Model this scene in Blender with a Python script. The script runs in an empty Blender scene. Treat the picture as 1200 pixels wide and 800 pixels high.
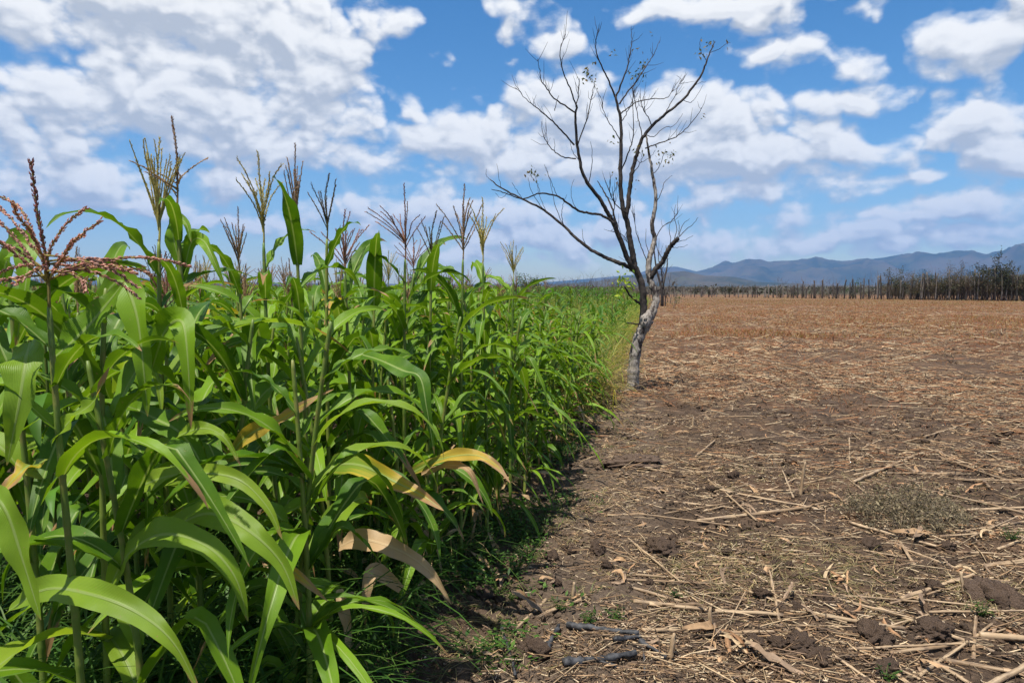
import bpy, math, random
import numpy as np
from mathutils import Vector, Matrix

R = math.radians
random.seed(11)
rng = np.random.default_rng(11)
scene = bpy.context.scene
COL = scene.collection

# ------------------------------------------------------------------ camera
CAM_H = 1.7
PITCH = math.atan(65 / 800)
cam_data = bpy.data.cameras.new("camera")
cam = bpy.data.objects.new("camera", cam_data)
COL.objects.link(cam)
cam_data.sensor_width = 36
cam_data.lens = 24
cam_data.clip_start = 0.05
cam_data.clip_end = 40000
cam.location = (0, 0, CAM_H)
cam.rotation_euler = (R(90) - PITCH, 0, 0)
scene.camera = cam

# ------------------------------------------------------------------ light
SUN_AZ, SUN_EL = R(218), R(69)          # azimuth clockwise from +Y
scene.view_settings.view_transform = 'Standard'
scene.view_settings.look = 'None'
scene.view_settings.exposure = 0.74
scene.view_settings.gamma = 1.0
scene.view_settings.use_curve_mapping = False
cy = scene.cycles
cy.use_denoising = True
cy.max_bounces = 6
cy.diffuse_bounces = 2
cy.glossy_bounces = 2
cy.transmission_bounces = 4
cy.transparent_max_bounces = 6
cy.volume_bounces = 0

sun_d = bpy.data.lights.new("sun", 'SUN')
sun_d.energy = 4.6
sun_d.angle = R(0.53)
sun_d.color = (1.0, 0.95, 0.87)
sun = bpy.data.objects.new("sun", sun_d)
COL.objects.link(sun)
to_sun = Vector((math.sin(SUN_AZ) * math.cos(SUN_EL), math.cos(SUN_AZ) * math.cos(SUN_EL), math.sin(SUN_EL)))
sun.rotation_euler = to_sun.to_track_quat('Z', 'Y').to_euler()
sun.location = to_sun * 50


def ray(px, py):
    """direction of a photograph pixel, scaled so that its world Y is 1"""
    x, z = (px - 600) / 800, -(py - 400) / 800
    c, s = math.cos(PITCH), math.sin(PITCH)
    yy, zz = c + s * z, c * z - s
    return Vector((x / yy, 1, zz / yy))


def at(px, py, d):
    v = ray(px, py)
    return Vector((v.x * d, d, CAM_H + v.z * d))


def on_ground(px, py):
    v = ray(px, py)
    d = -CAM_H / v.z
    return Vector((v.x * d, d, 0))


# ------------------------------------------------------------------ node helpers
class NT:
    def __init__(self, tree):
        self.t = tree
        self.n = tree.nodes
        self.l = tree.links

    def node(self, kind, **kw):
        nd = self.n.new(kind)
        for k, v in kw.items():
            setattr(nd, k, v)
        return nd

    def put(self, sock, v):
        if hasattr(v, "is_output"):
            self.l.new(v, sock)
        elif v is not None:
            sock.default_value = v

    def math(self, op, a, b=None, c=None, clamp=False):
        nd = self.node('ShaderNodeMath', operation=op, use_clamp=clamp)
        self.put(nd.inputs[0], a)
        if b is not None: self.put(nd.inputs[1], b)
        if c is not None: self.put(nd.inputs[2], c)
        return nd.outputs[0]

    def vmath(self, op, a, b=None):
        nd = self.node('ShaderNodeVectorMath', operation=op)
        self.put(nd.inputs[0], a)
        if b is not None: self.put(nd.inputs[1], b)
        return nd.outputs['Value'] if op in ('LENGTH', 'DOT_PRODUCT', 'DISTANCE') else nd.outputs[0]

    def noise(self, vec, scale, detail=4, rough=0.55, dist=0.0, dims='3D'):
        nd = self.node('ShaderNodeTexNoise', noise_dimensions=dims)
        self.put(nd.inputs['Vector'], vec)
        nd.inputs['Scale'].default_value = scale
        nd.inputs['Detail'].default_value = detail
        nd.inputs['Roughness'].default_value = rough
        nd.inputs['Distortion'].default_value = dist
        return nd.outputs['Fac'], nd.outputs['Color']

    def remap(self, v, a, b, c=0.0, d=1.0, smooth=True):
        nd = self.node('ShaderNodeMapRange', interpolation_type='SMOOTHSTEP' if smooth else 'LINEAR')
        self.put(nd.inputs['Value'], v)
        for k, x in (('From Min', a), ('From Max', b), ('To Min', c), ('To Max', d)):
            self.put(nd.inputs[k], x)
        return nd.outputs['Result']

    def mix(self, f, a, b, mode='MIX'):
        nd = self.node('ShaderNodeMix', data_type='RGBA', blend_type=mode)
        self.put(nd.inputs[0], f)
        self.put(nd.inputs[6], (*a, 1) if isinstance(a, tuple) and len(a) == 3 else a)
        self.put(nd.inputs[7], (*b, 1) if isinstance(b, tuple) and len(b) == 3 else b)
        return nd.outputs[2]


# ------------------------------------------------------------------ sky: Nishita + clouds
world = bpy.data.worlds.new("World")
scene.world = world
world.use_nodes = True
W = NT(world.node_tree)
W.n.clear()


def azel(px, py):
    v = ray(px, py).normalized()
    return math.atan2(v.x, v.y), math.asin(v.z)


# cloud banks: pixel centre, pixel radii, weight
BANKS = [(210, 8, 260, 52, 1.25), (60, 14, 150, 40, 1.1), (330, 45, 120, 50, 1.1), (230, 70, 120, 30, .95), (250, 40, 190, 34, 1.15), (130, 62, 120, 18, .8), (215, 120, 185, 62, 1.2), (360, 95, 85, 70, 1.05), (110, 115, 110, 50, .95),
         (310, 168, 150, 30, 1.0), (70, 170, 110, 30, .85), (110, 212, 130, 26, 1.0), (20, 150, 60, 30, .9), (275, 205, 60, 20, .8), (400, 185, 80, 22, .85),
         (488, 127, 24, 14, .8), (594, 72, 18, 9, .7), (604, 15, 22, 20, .55), (662, 45, 34, 18, .62), (480, 22, 22, 16, .5),
         (545, 165, 95, 34, .95), (660, 130, 75, 46, 1.15), (760, 160, 150, 55, 1.2), (640, 190, 180, 26, .9), (860, 185, 170, 42, 1.1), (975, 178, 85, 28, 1.0), (880, 225, 120, 22, .7),
         (850, 5, 140, 16, 1.1), (890, 18, 60, 18, .8), (905, 70, 52, 26, .66), (980, 80, 40, 14, .45), (998, 115, 58, 19, .85), (905, 130, 18, 16, .5),
         (1160, 45, 80, 34, .95), (1190, 10, 50, 30, .8), (1150, 140, 78, 42, 1.15), (1190, 185, 90, 32, 1.0), (1150, 240, 110, 20, .9), (1080, 208, 60, 10, .6), (1015, 15, 26, 9, .5),
         (560, 250, 180, 22, .72), (700, 275, 260, 22, .75), (480, 245, 70, 20, .8), (1000, 280, 260, 18, .72), (270, 258, 60, 12, .7), (560, 300, 220, 14, .55), (150, 240, 120, 14, .6), (1060, 255, 120, 10, .6)]

grp = bpy.data.node_groups.new("cloud_field", 'ShaderNodeTree')
grp.interface.new_socket("P", in_out='INPUT', socket_type='NodeSocketVector')
grp.interface.new_socket("F", in_out='OUTPUT', socket_type='NodeSocketFloat')
G = NT(grp)
gi = G.node('NodeGroupInput')
go = G.node('NodeGroupOutput')
P = gi.outputs[0]
_, wc = G.noise(P, 9.0, 3, .55)
warp = G.vmath('MULTIPLY', G.vmath('SUBTRACT', wc, (.5, .5, .5)), (.13, .06, 0))
Pw = G.vmath('ADD', P, warp)
acc = None
for (bx, by, rx, ry, wgt) in BANKS:
    a, e = azel(bx, by)
    a2, _e = azel(bx + 10, by)
    _a, e2 = azel(bx, by - 10)
    ra, re = abs(a2 - a) / 10 * rx * 1.25, abs(e2 - e) / 10 * ry * 1.25
    q = G.vmath('MULTIPLY', G.vmath('SUBTRACT', Pw, (a, e, 0)), (1 / ra, 1 / re, 0))
    b = G.math('MULTIPLY', G.math('SUBTRACT', 1.0, G.vmath('LENGTH', q)), wgt)
    if acc is None:
        acc = b
    else:
        nd = G.node('ShaderNodeMath', operation='SMOOTH_MAX')
        G.put(nd.inputs[0], acc); G.put(nd.inputs[1], b); nd.inputs[2].default_value = .12
        acc = nd.outputs[0]
# outside the photograph's field the sky goes on with scattered clouds of the same kind
sepP = G.node('ShaderNodeSeparateXYZ')
G.l.new(P, sepP.inputs[0])
outside = G.math('MAXIMUM', G.remap(G.math('ABSOLUTE', sepP.outputs[0]), .66, .85), G.remap(sepP.outputs[1], .40, .52))
rn, _ = G.noise(P, 2.6, 2, .5)
acc = G.math('MAXIMUM', acc, G.math('SUBTRACT', G.math('MULTIPLY', outside, G.math('MULTIPLY', rn, 2.2)), 1.05))
acc = G.math('MAXIMUM', acc, -.8)
n1, _ = G.noise(G.vmath('MULTIPLY', P, (1, 1.7, 1)), 11, 7, .58)
n2, _ = G.noise(G.vmath('MULTIPLY', P, (1, 1.6, 1)), 34, 5, .6)
def billow(scale, seed):
    vo = G.node('ShaderNodeTexVoronoi', feature='F1', voronoi_dimensions='2D')
    vo.inputs['Scale'].default_value = scale
    G.put(vo.inputs['Vector'], G.vmath('ADD', G.vmath('MULTIPLY', Pw, (1, 1.45, 1)), (seed, seed * .7, 0)))
    return G.math('SUBTRACT', .44, vo.outputs['Distance'])


f = G.math('ADD', acc, G.math('MULTIPLY', G.math('SUBTRACT', n1, .5), 1.25))
f = G.math('ADD', f, G.math('ADD', G.math('MULTIPLY', billow(15, .3), .75), G.math('MULTIPLY', billow(37, 4.1), .38)))
f = G.math('ADD', f, G.math('MULTIPLY', G.math('SUBTRACT', n2, .5), .5))
G.l.new(f, go.inputs[0])

tc = W.node('ShaderNodeTexCoord')
dirn = W.vmath('NORMALIZE', tc.outputs['Generated'])
sp = W.node('ShaderNodeSeparateXYZ')
W.l.new(dirn, sp.inputs[0])
az = W.math('ARCTAN2', sp.outputs[0], sp.outputs[1])
el = W.math('ARCSINE', sp.outputs[2])
cmb = W.node('ShaderNodeCombineXYZ')
W.l.new(az, cmb.inputs[0]); W.l.new(el, cmb.inputs[1])
PP = cmb.outputs[0]


def field(p):
    g = W.node('ShaderNodeGroup')
    g.node_tree = grp
    W.put(g.inputs[0], p)
    return g.outputs[0]


f0 = field(PP)
f1 = field(W.vmath('ADD', PP, (.004, .022, 0)))
dens = W.remap(f0, -.07, .54)
dens = W.math('MULTIPLY', dens, W.remap(el, -.002, .05, .3, 1.0))
thick = W.remap(f0, .25, 1.2)
f2 = field(W.vmath('ADD', PP, (.003, .008, 0)))
lit = W.math('ADD', W.math('MULTIPLY', W.remap(W.math('SUBTRACT', f0, f1), -.40, .38), .72), W.math('MULTIPLY', W.remap(W.math('SUBTRACT', f0, f2), -.22, .24), .28))
lit = W.math('SUBTRACT', lit, W.math('MULTIPLY', thick, .10), clamp=True)
ccol = W.mix(lit, (.33, .355, .395), (.66, .655, .64))
sky = W.node('ShaderNodeTexSky', sky_type='NISHITA')
sky.sun_disc = False
sky.sun_elevation = SUN_EL
sky.sun_rotation = SUN_AZ
sky.altitude = 300
sky.air_density = 1.0
sky.dust_density = 0.6
sky.ozone_density = 2.0
hs = W.node('ShaderNodeHueSaturation')
hs.inputs['Saturation'].default_value = 1.36
W.l.new(sky.outputs[0], hs.inputs['Color'])
bg1 = W.node('ShaderNodeBackground')
bg1.inputs['Strength'].default_value = 0.086
W.l.new(hs.outputs[0], bg1.inputs['Color'])
bg2 = W.node('ShaderNodeBackground')
bg2.inputs['Strength'].default_value = 1.0
W.l.new(ccol, bg2.inputs['Color'])
mx = W.node('ShaderNodeMixShader')
W.l.new(dens, mx.inputs[0]); W.l.new(bg1.outputs[0], mx.inputs[1]); W.l.new(bg2.outputs[0], mx.inputs[2])
wo = W.node('ShaderNodeOutputWorld')
W.l.new(mx.outputs[0], wo.inputs['Surface'])

# ------------------------------------------------------------------ noise in numpy (for the lie of the land)
def _hash(ix, iy, seed):
    h = (ix.astype(np.int64) * 374761393 + iy.astype(np.int64) * 668265263 + seed * 1442695041) & 0xFFFFFFFF
    h = ((h ^ (h >> 13)) * 1274126177) & 0xFFFFFFFF
    h = h ^ (h >> 16)
    return (h & 0xFFFF) / 65535.0


def vnoise(x, y, seed=0):
    x, y = np.asarray(x, float), np.asarray(y, float)
    ix, iy = np.floor(x), np.floor(y)
    fx, fy = x - ix, y - iy
    fx, fy = fx * fx * (3 - 2 * fx), fy * fy * (3 - 2 * fy)
    a, b = _hash(ix, iy, seed), _hash(ix + 1, iy, seed)
    c, d = _hash(ix, iy + 1, seed), _hash(ix + 1, iy + 1, seed)
    return (a + (b - a) * fx) * (1 - fy) + (c + (d - c) * fx) * fy


def fbm(x, y, seed=0, octv=4, gain=.5):
    s, a, t = 0, 1, 0
    for k in range(octv):
        s = s + a * vnoise(x * 2 ** k + 17.3 * k, y * 2 ** k + 9.1 * k, seed + k)
        t += a
        a *= gain
    return s / t


def edge_x(y):
    """the line where the maize ends and the bare field begins"""
    return -1.22 + .212 * np.asarray(y, float)


def ground_z(x, y):
    x, y = np.asarray(x, float), np.asarray(y, float)
    near = np.clip(1 - (y - 25) / 25, 0, 1) * np.clip(1 - (np.abs(x) - 25) / 25, 0, 1)
    e = x - edge_x(y)
    z = .10 * (fbm(x / 2.2, y / 2.2, 3, 2) - .5)
    z = z + .085 * (fbm(x / .42, y / .42, 7, 3) - .5)
    cl = 1 - np.abs(2 * fbm(x / .17, y / .17, 21, 3, .6) - 1)
    z = z + .10 * (cl - .72) * np.clip(.35 + 1.3 * (vnoise(x / .9, y / .9, 5) - .3), 0, 1)
    c2 = 1 - np.abs(2 * fbm(x / .075, y / .075, 41, 2, .6) - 1)
    z = z + .028 * (c2 - .7) * np.clip(1.6 - y / 9, 0, 1)
    z = z + .05 * np.exp(-((e - .95) / .35) ** 2) * vnoise(y / .8, x / 3, 9)      # low bank along the headland path
    z = z - .04 * np.exp(-((e - .25) / .3) ** 2)
    return z * near


# ------------------------------------------------------------------ mesh builder
class MB:
    def __init__(self):
        self.v, self.f, self.uv, self.c, self.n = [], [], [], [], 0

    def add(self, verts, faces, uv=None, col=None):
        verts = np.asarray(verts, float).reshape(-1, 3)
        faces = np.asarray(faces, np.int64)
        self.v.append(verts)
        self.f.append(faces + self.n)
        self.uv.append(np.zeros((len(verts), 2)) if uv is None else np.asarray(uv, float))
        c = np.ones((len(verts), 4))
        if col is not None:
            c[:, :3] = col
        self.c.append(c)
        self.n += len(verts)
        return self

    def mesh(self, name, mats, smooth=True, matidx=None):
        me = bpy.data.meshes.new(name)
        v = np.concatenate(self.v)
        uv = np.concatenate(self.uv)
        c = np.concatenate(self.c)
        loops = np.concatenate([f.reshape(-1) for f in self.f])
        sizes = np.concatenate([np.full(len(f), f.shape[1]) for f in self.f])
        starts = np.concatenate([[0], np.cumsum(sizes)[:-1]])
        me.vertices.add(len(v)); me.loops.add(len(loops)); me.polygons.add(len(sizes))
        me.vertices.foreach_set('co', v.reshape(-1).astype(np.float32))
        me.loops.foreach_set('vertex_index', loops.astype(np.int32))
        me.polygons.foreach_set('loop_start', starts.astype(np.int32))
        try:
            me.polygons.foreach_set('loop_total', sizes.astype(np.int32))
        except Exception:
            pass
        me.polygons.foreach_set('use_smooth', np.full(len(sizes), smooth))
        ul = me.uv_layers.new(name="UVMap")
        ul.data.foreach_set('uv', uv[loops].reshape(-1).astype(np.float32))
        ca = me.color_attributes.new("tint", 'FLOAT_COLOR', 'POINT')
        ca.data.foreach_set('color', c.reshape(-1).astype(np.float32))
        for m in (mats if isinstance(mats, (list, tuple)) else [mats]):
            me.materials.append(m)
        me.update(calc_edges=True)
        return me


def tag(o, label=None, cat=None, group=None, kind=None):
    if label: o["label"] = label
    if cat: o["category"] = cat
    if group: o["group"] = group
    if kind: o["kind"] = kind
    return o


def obj(name, me, parent=None, loc=None, mat=None):
    o = bpy.data.objects.new(name, me)
    COL.objects.link(o)
    if parent is not None:
        o.parent = parent
    if mat is not None:
        o.matrix_local = mat
    elif loc is not None:
        o.location = loc
    return o


def empty(name, loc):
    o = bpy.data.objects.new(name, None)
    o.empty_display_size = .1
    COL.objects.link(o)
    o.location = loc
    return o


def tube(pts, rad, sides=6, cap=True, wob=0.0):
    pts = np.asarray([tuple(p) for p in pts], float)
    n = len(pts)
    rad = np.broadcast_to(np.asarray(rad, float), (n,))
    tan = np.gradient(pts, axis=0)
    tan /= np.linalg.norm(tan, axis=1)[:, None] + 1e-12
    ref = np.array([0, 0, 1.0]) if abs(tan[0, 2]) < .9 else np.array([1.0, 0, 0])
    a = np.cross(tan[0], ref); a /= np.linalg.norm(a)
    A = [a]
    for i in range(1, n):
        a = A[-1] - tan[i] * np.dot(A[-1], tan[i])
        a /= np.linalg.norm(a) + 1e-12
        A.append(a)
    A = np.array(A)
    B = np.cross(tan, A)
    ang = np.linspace(0, 2 * np.pi, sides, endpoint=False)
    r = rad[:, None] * np.ones(sides)
    if wob:
        r = r * (1 + wob * (rng.random((n, sides)) - .5))
    v = pts[:, None, :] + r[..., None] * (np.cos(ang)[None, :, None] * A[:, None, :] + np.sin(ang)[None, :, None] * B[:, None, :])
    v = v.reshape(-1, 3)
    i = np.arange(n - 1)[:, None] * sides
    j = np.arange(sides)[None, :]
    k = (j + 1) % sides
    q = np.stack([i + j, i + k, i + sides + k, i + sides + j], -1).reshape(-1, 4)
    uv = np.stack([np.tile(ang / (2 * np.pi), n), np.repeat(np.linspace(0, 1, n), sides)], 1)
    if cap:
        m = len(v)
        v = np.concatenate([v, pts[-1:] + tan[-1:] * rad[-1] * .3, pts[:1]])
        uv = np.concatenate([uv, [[.5, 1], [.5, 0]]])
        t1 = np.stack([(n - 1) * sides + np.arange(sides), (n - 1) * sides + (np.arange(sides) + 1) % sides, np.full(sides, m)], 1)
        t2 = np.stack([(np.arange(sides) + 1) % sides, np.arange(sides), np.full(sides, m + 1)], 1)
        return v, [q, np.concatenate([t1, t2])], uv
    return v, [q], uv


def add_tube(mb, pts, rad, sides=6, cap=True, col=None, wob=0.0):
    v, fs, uv = tube(pts, rad, sides, cap, wob)
    n0 = mb.n
    mb.add(v, fs[0], uv, col)
    for f in fs[1:]:
        mb.f.append(np.asarray(f) + n0)


def smooth_path(pts, per=5):
    """Catmull-Rom through the points"""
    P = [np.array(tuple(p), float) for p in pts]
    P = [2 * P[0] - P[1]] + P + [2 * P[-1] - P[-2]]
    out = []
    for i in range(1, len(P) - 2):
        for k in range(per):
            t = k / per
            out.append(.5 * ((2 * P[i]) + (-P[i - 1] + P[i + 1]) * t + (2 * P[i - 1] - 5 * P[i] + 4 * P[i + 1] - P[i + 2]) * t * t + (-P[i - 1] + 3 * P[i] - 3 * P[i + 1] + P[i + 2]) * t ** 3))
    out.append(P[-2])
    return np.array(out)


# ------------------------------------------------------------------ materials
def new_mat(name):
    m = bpy.data.materials.new(name)
    m.use_nodes = True
    t = NT(m.node_tree)
    t.n.clear()
    out = t.node('ShaderNodeOutputMaterial')
    return m, t, out


def principled(t, col, rough=.6, spec=.3, bump=None, bstr=.3, bdist=.01):
    p = t.node('ShaderNodeBsdfPrincipled')
    t.put(p.inputs['Base Color'], (*col, 1) if isinstance(col, tuple) and len(col) == 3 else col)
    t.put(p.inputs['Roughness'], rough)
    p.inputs['Specular IOR Level'].default_value = spec
    if bump is not None:
        b = t.node('ShaderNodeBump')
        b.inputs['Strength'].default_value = bstr
        b.inputs['Distance'].default_value = bdist
        t.put(b.inputs['Height'], bump)
        t.l.new(b.outputs[0], p.inputs['Normal'])
    return p


def leafy(t, out, col, tcol, rough=.42, spec=.35, trans=.38, bump=None, bstr=.25):
    p = principled(t, col, rough, spec, bump, bstr, .004)
    tr = t.node('ShaderNodeBsdfTranslucent')
    t.put(tr.inputs['Color'], (*tcol, 1) if isinstance(tcol, tuple) else tcol)
    m = t.node('ShaderNodeMixShader')
    m.inputs[0].default_value = trans
    t.l.new(p.outputs[0], m.inputs[1]); t.l.new(tr.outputs[0], m.inputs[2])
    t.l.new(m.outputs[0], out.inputs['Surface'])


def blade_uv(t):
    u = t.node('ShaderNodeUVMap'); u.uv_map = "UVMap"
    s = t.node('ShaderNodeSeparateXYZ')
    t.l.new(u.outputs[0], s.inputs[0])
    return s.outputs[0], s.outputs[1], u.outputs[0]


def leaf_mat(name, dark, light, base_yellow=0.0, tip=.93, yellow=(.42, .33, .03), brown=(.34, .20, .09), trans=.32, ribc=(.30, .38, .12)):
    """a maize blade: pale midrib, fine parallel veins, a dry tip, and yellowing that runs in from the margins"""
    m, t, out = new_mat(name)
    u, v, uv = blade_uv(t)
    oi = t.node('ShaderNodeObjectInfo')
    tex = t.node('ShaderNodeTexCoord')
    nz, _ = t.noise(tex.outputs['Object'], 7, 4)
    col = t.mix(t.math('POWER', oi.outputs['Random'], 1.5), dark, light)
    col = t.mix(t.remap(nz, .35, .75), col, t.mix(.5, col, light))
    du = t.math('ABSOLUTE', t.math('SUBTRACT', u, .5))
    wv = t.math('SINE', t.math('MULTIPLY', u, 150))
    vein = t.math('MULTIPLY', t.math('ADD', wv, 1), .5)
    col = t.mix(t.math('MULTIPLY', vein, .18), col, t.mix(.6, col, (light[0] * 1.6, light[1] * 1.4, light[2] * 1.8)))
    if base_yellow > 0:
        st = t.node('ShaderNodeMapping'); st.inputs['Scale'].default_value = (9, 2.2, 1)
        t.l.new(uv, st.inputs[0])
        yn, _ = t.noise(st.outputs[0], 1.0, 4, .6)
        yf = t.remap(t.math('ADD', t.math('ADD', t.math('MULTIPLY', v, .75), t.math('MULTIPLY', du, .5)), t.math('MULTIPLY', yn, .6)), 1.05 - base_yellow, 1.35 - base_yellow)
        col = t.mix(yf, col, yellow)
        bf = t.remap(t.math('ADD', t.math('ADD', v, t.math('MULTIPLY', du, .7)), t.math('MULTIPLY', yn, .5)), 1.25 - base_yellow * .35, 1.42 - base_yellow * .35)
        col = t.mix(bf, col, brown)
    rib = t.remap(du, .025, .07, 1, 0)
    col = t.mix(t.math('MULTIPLY', rib, .7), col, ribc)
    sn, _ = t.noise(tex.outputs['Object'], 95, 2, .5)
    col = t.mix(t.math('MULTIPLY', t.remap(sn, .70, .76), .6), col, brown)
    tn, _ = t.noise(tex.outputs['Object'], 30, 3)
    r2 = t.math('POWER', t.math('FRACT', t.math('MULTIPLY', oi.outputs['Random'], 7.31)), 2.5)
    tf = t.remap(t.math('ADD', t.math('ADD', v, t.math('MULTIPLY', r2, .16)), t.math('ADD', t.math('MULTIPLY', du, t.math('MULTIPLY', r2, .22)), t.math('MULTIPLY', t.math('SUBTRACT', tn, .5), .2))), tip, tip + .06)
    col = t.mix(tf, col, brown)
    tcol = t.mix(1.0, col, (1.5, 1.45, .7), 'MULTIPLY')
    h = t.math('ADD', t.math('MULTIPLY', vein, .5), t.math('MULTIPLY', rib, 2.0))
    leafy(t, out, col, tcol, .42, .28, trans, h, .35)
    return m


M = {}
M['leaf'] = leaf_mat("maize_leaf", (.032, .100, .005), (.170, .300, .011), 0, .965)
M['leaf_bright'] = leaf_mat("maize_leaf_bright", (.165, .280, .018), (.235, .335, .028), 0, .975, trans=.42)
M['leaf_yellow'] = leaf_mat("maize_leaf_yellowing", (.13, .22, .02), (.18, .26, .03), .42, .97, yellow=(.46, .34, .03), brown=(.42, .24, .10))
M['leaf_orange'] = leaf_mat("maize_leaf_orange", (.13, .20, .02), (.18, .23, .03), .62, .9, yellow=(.47, .33, .05), brown=(.40, .25, .12))
M['leaf_dry'] = leaf_mat("maize_leaf_dry", (.30, .19, .085), (.52, .37, .20), 0, .99, brown=(.33, .2, .1), trans=.22, ribc=(.50, .37, .21))

m, t, out = new_mat("maize_stalk_green")
u, v, uv = blade_uv(t)
oi = t.node('ShaderNodeObjectInfo')
tex = t.node('ShaderNodeTexCoord')
nz, _ = t.noise(tex.outputs['Object'], 14, 3)
col = t.mix(oi.outputs['Random'], (.085, .15, .02), (.17, .21, .035))
col = t.mix(t.remap(nz, .45, .75), col, (.20, .19, .05))
st = t.math('SINE', t.math('MULTIPLY', u, 120))
p = principled(t, col, .45, .35, st, .15, .002)
t.l.new(p.outputs[0], out.inputs['Surface'])
M['stalk'] = m


def tint_mat(name, trans=0.0, rough=.7, spec=.2, vary=.25, nscale=18, bump=0.0):
    """colour of each piece from its own tint, a little uneven"""
    m, t, out = new_mat(name)
    at_ = t.node('ShaderNodeAttribute'); at_.attribute_name = "tint"
    tex = t.node('ShaderNodeTexCoord')
    nz, _ = t.noise(tex.outputs['Object'], nscale, 3)
    oi = t.node('ShaderNodeObjectInfo')
    k = t.math('ADD', t.remap(nz, .3, .7, 1 - vary, 1 + vary), t.math('MULTIPLY', t.math('SUBTRACT', oi.outputs['Random'], .5), .3))
    cc = t.node('ShaderNodeCombineXYZ')
    for i in range(3): t.l.new(k, cc.inputs[i])
    col = t.mix(1.0, at_.outputs['Color'], cc.outputs[0], 'MULTIPLY')
    if trans > 0:
        leafy(t, out, col, t.mix(1.0, col, (1.4, 1.35, .8), 'MULTIPLY'), rough, spec, trans)
    else:
        p = principled(t, col, rough, spec, nz if bump else None, bump, .004)
        t.l.new(p.outputs[0], out.inputs['Surface'])
    return m


M['grass'] = tint_mat("grass_blades", .35, .5, .25, .2, 6)
M['tassel'] = tint_mat("tassel", .35, .7, .15, .3, 60)
M['straw'] = tint_mat("straw", 0, .65, .25, .3, 30)
M['leaf_scrub'] = tint_mat("scrub_leaves", .2, .6, .2, .25, 3)
M['twig'] = tint_mat("twig", 0, .85, .1, .25, 12, .3)

# dry maize stalk
m, t, out = new_mat("dry_stalk")
u, v, uv = blade_uv(t)
at_ = t.node('ShaderNodeAttribute'); at_.attribute_name = "tint"
oi = t.node('ShaderNodeObjectInfo')
tex = t.node('ShaderNodeTexCoord')
mp = t.node('ShaderNodeMapping'); mp.inputs['Scale'].default_value = (3, 60, 60)
t.l.new(tex.outputs['Object'], mp.inputs[0])
n1_, _ = t.noise(mp.outputs[0], 2.0, 4, .6)
n2_, _ = t.noise(tex.outputs['Object'], 9, 4, .6)
col = t.mix(oi.outputs['Random'], (.20, .125, .066), (.36, .255, .15))
col = t.mix(t.remap(n2_, .46, .66), col, (.13, .085, .055))
col = t.mix(t.math('MULTIPLY', t.remap(n1_, .4, .7), .55), col, (.55, .42, .27))
col = t.mix(1.0, col, at_.outputs['Color'], 'MULTIPLY')
p = principled(t, col, .6, .25, n1_, .5, .004)
t.l.new(p.outputs[0], out.inputs['Surface'])
M['dry_stalk'] = m

m, t, out = new_mat("charred_stalk")
tex = t.node('ShaderNodeTexCoord')
n1_, _ = t.noise(tex.outputs['Object'], 22, 5, .65)
col = t.mix(t.remap(n1_, .35, .7), (.010, .010, .011), (.085, .085, .088))
p = principled(t, col, t.remap(n1_, .3, .7, .45, .8), .3, n1_, .5, .004)
t.l.new(p.outputs[0], out.inputs['Surface'])
M['charred'] = m

# bark
m, t, out = new_mat("pale_bark")
tex = t.node('ShaderNodeTexCoord')
mp = t.node('ShaderNodeMapping'); mp.inputs['Scale'].default_value = (1, 1, .45)
t.l.new(tex.outputs['Object'], mp.inputs[0])
n1_, _ = t.noise(mp.outputs[0], 7, 5, .6)
n2_, _ = t.noise(mp.outputs[0], 38, 4, .65)
col = t.mix(t.remap(n2_, .3, .7), (.14, .115, .095), (.37, .33, .285))
col = t.mix(t.remap(n1_, .515, .56), col, (.05, .04, .036))
col = t.mix(t.remap(n1_, .40, .33), col, (.26, .225, .19))
p = principled(t, col, .85, .15, t.math('ADD', t.math('MULTIPLY', n1_, 2), n2_), .7, .02)
t.l.new(p.outputs[0], out.inputs['Surface'])
M['bark'] = m
m, t, out = new_mat("dark_bark")
tex = t.node('ShaderNodeTexCoord')
n1_, _ = t.noise(tex.outputs['Object'], 10, 5, .6)
n2_, _ = t.noise(tex.outputs['Object'], 45, 4, .65)
col = t.mix(t.remap(n1_, .35, .7), (.026, .021, .019), (.075, .062, .054))
col = t.mix(t.math('MULTIPLY', t.remap(n2_, .58, .78), .5), col, (.16, .135, .12))
p = principled(t, col, .85, .15, n2_, .6, .01)
t.l.new(p.outputs[0], out.inputs['Surface'])
M['dark_bark'] = m

# soil
m, t, out = new_mat("soil")
geo = t.node('ShaderNodeNewGeometry')
pos = geo.outputs['Position']
sx = t.node('ShaderNodeSeparateXYZ'); t.l.new(pos, sx.inputs[0])
big, _ = t.noise(pos, .55, 4, .55)
mid, _ = t.noise(pos, 4.5, 5, .6)
fine, _ = t.noise(pos, 38, 5, .65)
grit, _ = t.noise(pos, 170, 3, .7)
col = t.mix(t.remap(mid, .3, .7), (.046, .031, .021), (.118, .080, .054))
col = t.mix(t.math('MULTIPLY', t.remap(fine, .5, .72), .7), col, (.18, .125, .084))
col = t.mix(t.remap(fine, .42, .30), col, (.028, .020, .017))
straw_n, _ = t.noise(pos, 1.3, 5, .65)
far = t.remap(sx.outputs[1], 6, 34)
dry = t.math('MULTIPLY', t.remap(t.math('ADD', straw_n, t.math('MULTIPLY', far, .22)), .50, .66), t.math('ADD', .35, t.math('MULTIPLY', far, .55)))
chaff = t.mix(t.remap(grit, .35, .65), (.11, .066, .038), (.25, .16, .092))
chaff = t.mix(t.remap(big, .42, .62), chaff, (.19, .088, .043))
col = t.mix(dry, col, chaff)
col = t.mix(t.math('MULTIPLY', t.remap(grit, .56, .68), .35), col, (.30, .22, .14))
eline = t.math('SUBTRACT', sx.outputs[0], t.math('SUBTRACT', t.math('MULTIPLY', sx.outputs[1], .212), 1.22))
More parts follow.
